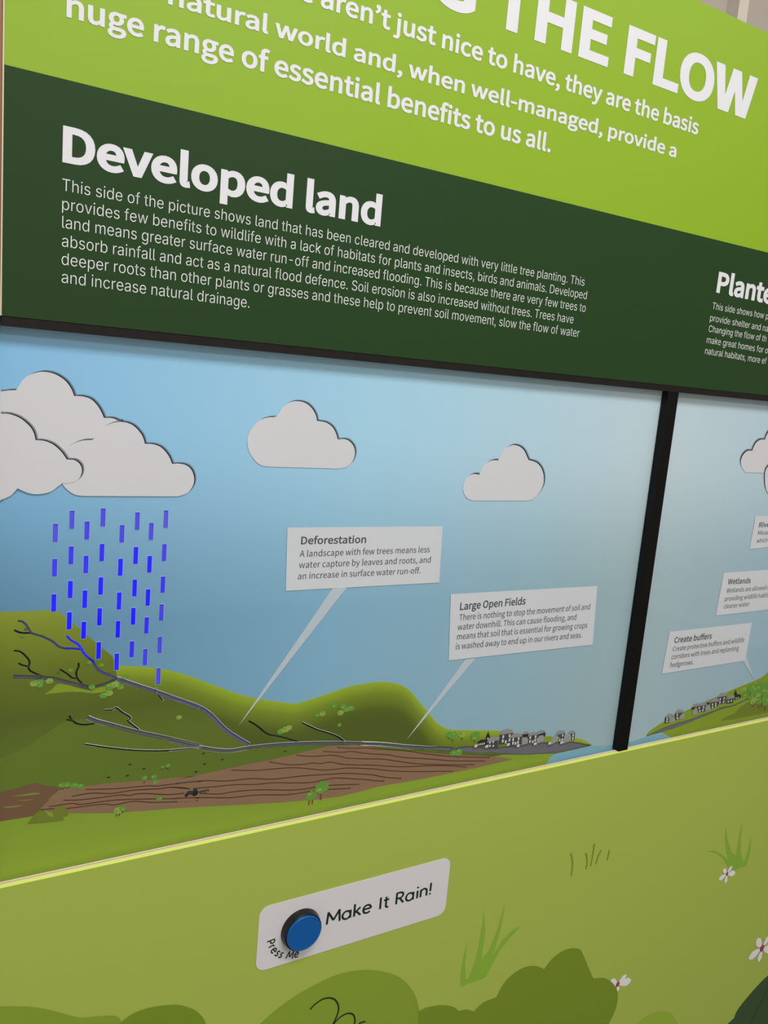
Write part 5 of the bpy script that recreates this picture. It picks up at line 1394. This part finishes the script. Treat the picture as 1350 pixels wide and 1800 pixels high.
def cloud(pts, level, label, d=(.0011, .0008), k=1.0):
    pts = smooth(pts, 5, True)
    pts = [(min(max(p[0], XL + .0004), XR - .01), p[1]) for p in pts]
    y = YA - .0004 - level * .0004
    b = MB()
    b.plate(pts, y - .0002, y)
    o = b.build('cloud_cutout', M['cloud'])
    tag(o, label, 'cloud', 'white cut-out clouds', 'thing')
    for nm, mm, f, dy in (('printed_shadow', M['cloud_shadow'], 1.0, .00008), ('soft_printed_shadow', soft, 2.0, .00016)):
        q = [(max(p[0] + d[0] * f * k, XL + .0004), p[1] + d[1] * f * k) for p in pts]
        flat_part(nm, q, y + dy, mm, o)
    return o


cloud([(0.0640,1.4106),(0.0682,1.4112),(0.0745,1.4126),(0.0786,1.4129),(0.0801,1.4135),(0.0815,1.4159),(0.0850,1.4219),(0.0909,1.4271),(0.1005,1.4302),(0.1103,1.4290),(0.1191,1.4238),(0.1243,1.4169),(0.1266,1.4111),(0.1266,1.4111),(0.1333,1.4113),(0.1411,1.4091),(0.1478,1.4023),(0.1526,1.3931),(0.1526,1.3931),(0.1592,1.3934),(0.1653,1.3914),(0.1680,1.3902),(0.1685,1.3766),(0.1428,1.3454),(0.1045,1.3419),(0.0646,1.3439)], 0,
      'white cut-out cloud rising behind the two others at the left edge')
cloud([(0.1151,1.3448),(0.1185,1.3333),(0.1225,1.3279),(0.1290,1.3233),(0.1362,1.3220),(0.1362,1.3220),(0.1841,1.3218),(0.2228,1.3218),(0.2228,1.3218),(0.2315,1.3249),(0.2364,1.3309),(0.2379,1.3383),(0.2356,1.3464),(0.2302,1.3517),(0.2228,1.3534),(0.2158,1.3530),(0.2158,1.3530),(0.2123,1.3604),(0.2056,1.3678),(0.1977,1.3710),(0.1897,1.3711),(0.1897,1.3711),(0.1869,1.3787),(0.1804,1.3862),(0.1735,1.3897),(0.1654,1.3903),(0.1574,1.3879),(0.1496,1.3827),(0.1453,1.3757),(0.1427,1.3731),(0.1343,1.3721),(0.1254,1.3682),(0.1182,1.3612)], 1,
      'broad white cut-out cloud directly above the blue raindrops')
cloud([(0.0642,1.3924),(0.0684,1.3926),(0.0747,1.3926),(0.0831,1.3895),(0.0904,1.3834),(0.0941,1.3776),(0.0957,1.3711),(0.0957,1.3711),(0.1028,1.3707),(0.1103,1.3676),(0.1167,1.3618),(0.1206,1.3565),(0.1219,1.3549),(0.1283,1.3544),(0.1329,1.3507),(0.1347,1.3452),(0.1332,1.3390),(0.1288,1.3348),(0.1224,1.3335),(0.1185,1.3336),(0.1185,1.3336),(0.1148,1.3305),(0.1086,1.3257),(0.0999,1.3236),(0.0912,1.3243),(0.0820,1.3285),(0.0820,1.3285),(0.0767,1.3222),(0.0691,1.3185),(0.0648,1.3175)], 2,
      'white cut-out cloud in front, cropped by the left edge of the picture')
cloud([(0.3121,1.3524),(0.3121,1.3524),(0.3531,1.3521),(0.3939,1.3519),(0.3939,1.3519),(0.4026,1.3541),(0.4088,1.3597),(0.4112,1.3682),(0.4090,1.3761),(0.4029,1.3818),(0.3967,1.3835),(0.3894,1.3828),(0.3894,1.3828),(0.3863,1.3900),(0.3814,1.3960),(0.3736,1.4000),(0.3639,1.4010),(0.3639,1.4010),(0.3619,1.4070),(0.3566,1.4139),(0.3490,1.4186),(0.3396,1.4197),(0.3316,1.4176),(0.3249,1.4125),(0.3204,1.4053),(0.3171,1.4026),(0.3098,1.4017),(0.3011,1.3983),(0.2938,1.3906),(0.2900,1.3822),(0.2900,1.3749),(0.2924,1.3666),(0.2988,1.3584),(0.3050,1.3539)], 0,
      'separate white cut-out cloud alone above the Deforestation caption')
cloud([(0.5729,1.3176),(0.5729,1.3176),(0.6112,1.3175),(0.6557,1.3173),(0.6557,1.3173),(0.6645,1.3196),(0.6736,1.3277),(0.6785,1.3376),(0.6776,1.3483),(0.6724,1.3580),(0.6633,1.3649),(0.6505,1.3677),(0.6505,1.3677),(0.6477,1.3716),(0.6421,1.3788),(0.6348,1.3833),(0.6257,1.3850),(0.6173,1.3827),(0.6105,1.3774),(0.6066,1.3709),(0.6045,1.3661),(0.6045,1.3661),(0.5960,1.3659),(0.5880,1.3627),(0.5824,1.3571),(0.5788,1.3485),(0.5788,1.3485),(0.5709,1.3492),(0.5640,1.3466),(0.5586,1.3406),(0.5570,1.3330),(0.5594,1.3262),(0.5648,1.3203)], 0,
      'small white cut-out cloud above the Large Open Fields caption', k=1.25)
cloud([(1.0651,1.3596),(1.0651,1.3596),(1.1103,1.3599),(1.2221,1.3609),(1.2422,1.3722),(1.2341,1.4001),(1.1814,1.4243),(1.1349,1.4329),(1.1106,1.4278),(1.1008,1.4169),(1.0985,1.4096),(1.0985,1.4096),(1.0903,1.4092),(1.0844,1.4077),(1.0791,1.4042),(1.0746,1.3975),(1.0729,1.3919),(1.0729,1.3919),(1.0668,1.3921),(1.0619,1.3913),(1.0565,1.3882),(1.0519,1.3825),(1.0508,1.3747),(1.0559,1.3663)], 0,
      'white cut-out cloud beyond the black post, uppermost at the right', d=(-.0011, .0010), k=1.3)
cloud([(1.1391,1.3196),(1.1391,1.3196),(1.1285,1.3271),(1.1201,1.3345),(1.1153,1.3426),(1.1118,1.3540),(1.1108,1.3620),(1.1144,1.3688),(1.1218,1.3730),(1.1341,1.3753),(1.1609,1.3773),(1.2075,1.3715),(1.2366,1.3509),(1.2330,1.3225),(1.2330,1.3225)], 1,
      'white cut-out cloud partly cut off at the right, below the uppermost one', d=(-.0011, .0010), k=1.3)

# ------------------------------------------------------------------ caption labels
YC = YA - .0006
M['pointer'] = mat('caption_pointer_print', srgb(200, 214, 222), 0.6, 0.2)


def caption(box, ptr, label, head, body):
    c = thing('caption_label', ((box[0][0] + box[2][0]) / 2, YA, box[2][1]), label, 'caption label', 'captions printed on the landscape')
    flat_part('panel', box, YC, M['callout'], c)
    if ptr:
        flat_part('pointer', ptr, YC + .00004, M['pointer'], c)
    lettering('heading_lettering', head, c, M['callout_text'], YC - .0001, bold=8, res=3, ref='D')
    lettering('text_lettering', body, c, M['callout_text'], YC - .0001, bold=2, res=3, ref='T')
    return c


caption([(0.3389,1.2893),(0.5338,1.2875),(0.5370,1.2200),(0.3421,1.2212)], [(0.3970,1.2208),(0.4144,1.2207)] + [(0.2984,1.0763)],
        'grey Deforestation caption with a long pointer down to the hillside',
        [('Deforestation', (0.3556,1.2709,0.4338,1.2703,0.00837))],
        [('A landscape with few trees means less', (0.3551,1.2574,0.5192,1.2571,0.00687)),
         ('water capture by leaves and roots, and', (0.3552,1.2453,0.5219,1.2448,0.00691)),
         ('an increase in surface water run-off.', (0.3549,1.2331,0.5091,1.2325,0.00694))])
caption([(0.5553,1.2049),(0.7942,1.2018),(0.8000,1.1191),(0.5624,1.1215)], [(0.5874,1.1201),(0.6031,1.1202),(0.5121,1.0266)],
        'grey Large Open Fields caption between the black post and the Deforestation caption',
        [('Large Open Fields', (0.5709,1.1839,0.6725,1.1843,0.00957))],
        [('There is nothing to stop the movement of soil and', (0.5714,1.1710,0.7860,1.1700,0.00761)),
         ('water downhill. This can cause flooding, and', (0.5707,1.1590,0.7631,1.1573,0.00765)),
         ('means that soil that is essential for growing crops', (0.5711,1.1469,0.7852,1.1443,0.00769)),
         ('is washed away to end up in our rivers and seas.', (0.5709,1.1345,0.7777,1.1312,0.00772))])
caption([(0.9513,1.1246),(1.1394,1.1233),(1.1384,1.0611),(0.9478,1.0609)], [(1.1329,1.0612),(1.1387,1.0699),(1.1680,1.0276)],
        'grey Create buffers caption, lowest beyond the black post',
        [('Create buffers', (0.9644,1.1061,1.0474,1.1054,0.00912))],
        [('Create protective buffers and wildlife', (0.9638,1.0935,1.1275,1.0930,0.00726)),
         ('corridors with trees and replanting', (0.9636,1.0814,1.1173,1.0804,0.00729)),
         ('hedgerows.', (0.9636,1.0689,1.0143,1.0685,0.00733))])
caption([(1.0519,1.2078),(1.3370,1.2082),(1.3393,1.1427),(1.0488,1.1416)], None,
        'grey Wetlands caption, in the middle beyond the black post',
        [('Wetlands', (1.0651,1.1894,1.1193,1.1885,0.00843))],
        [('Wetlands are allowed t', (1.0654,1.1762,1.1605,1.1756,0.00704), 0, 'Wetlands are allowed'),
         ('providing wildlife habita', (1.0643,1.1633,1.1415,1.1632,0.00707), 0, 'providing wildlife'),
         ('cleaner water.', (1.0645,1.1515,1.1273,1.1514,0.00710))])
caption([(1.1055,1.2935),(1.2827,1.2950),(1.2821,1.2498),(1.1038,1.2426)], None,
        'grey caption cut off at the right, topmost beyond the black post',
        [('Rive', (1.1174,1.2761,1.1361,1.2763,0.00787), 0, 'Riv')],
        [('Mean', (1.1180,1.2643,1.1391,1.2646,0.00665), 0, 'Mea'),
         ('which', (1.1180,1.2520,1.1435,1.2526,0.00668))])
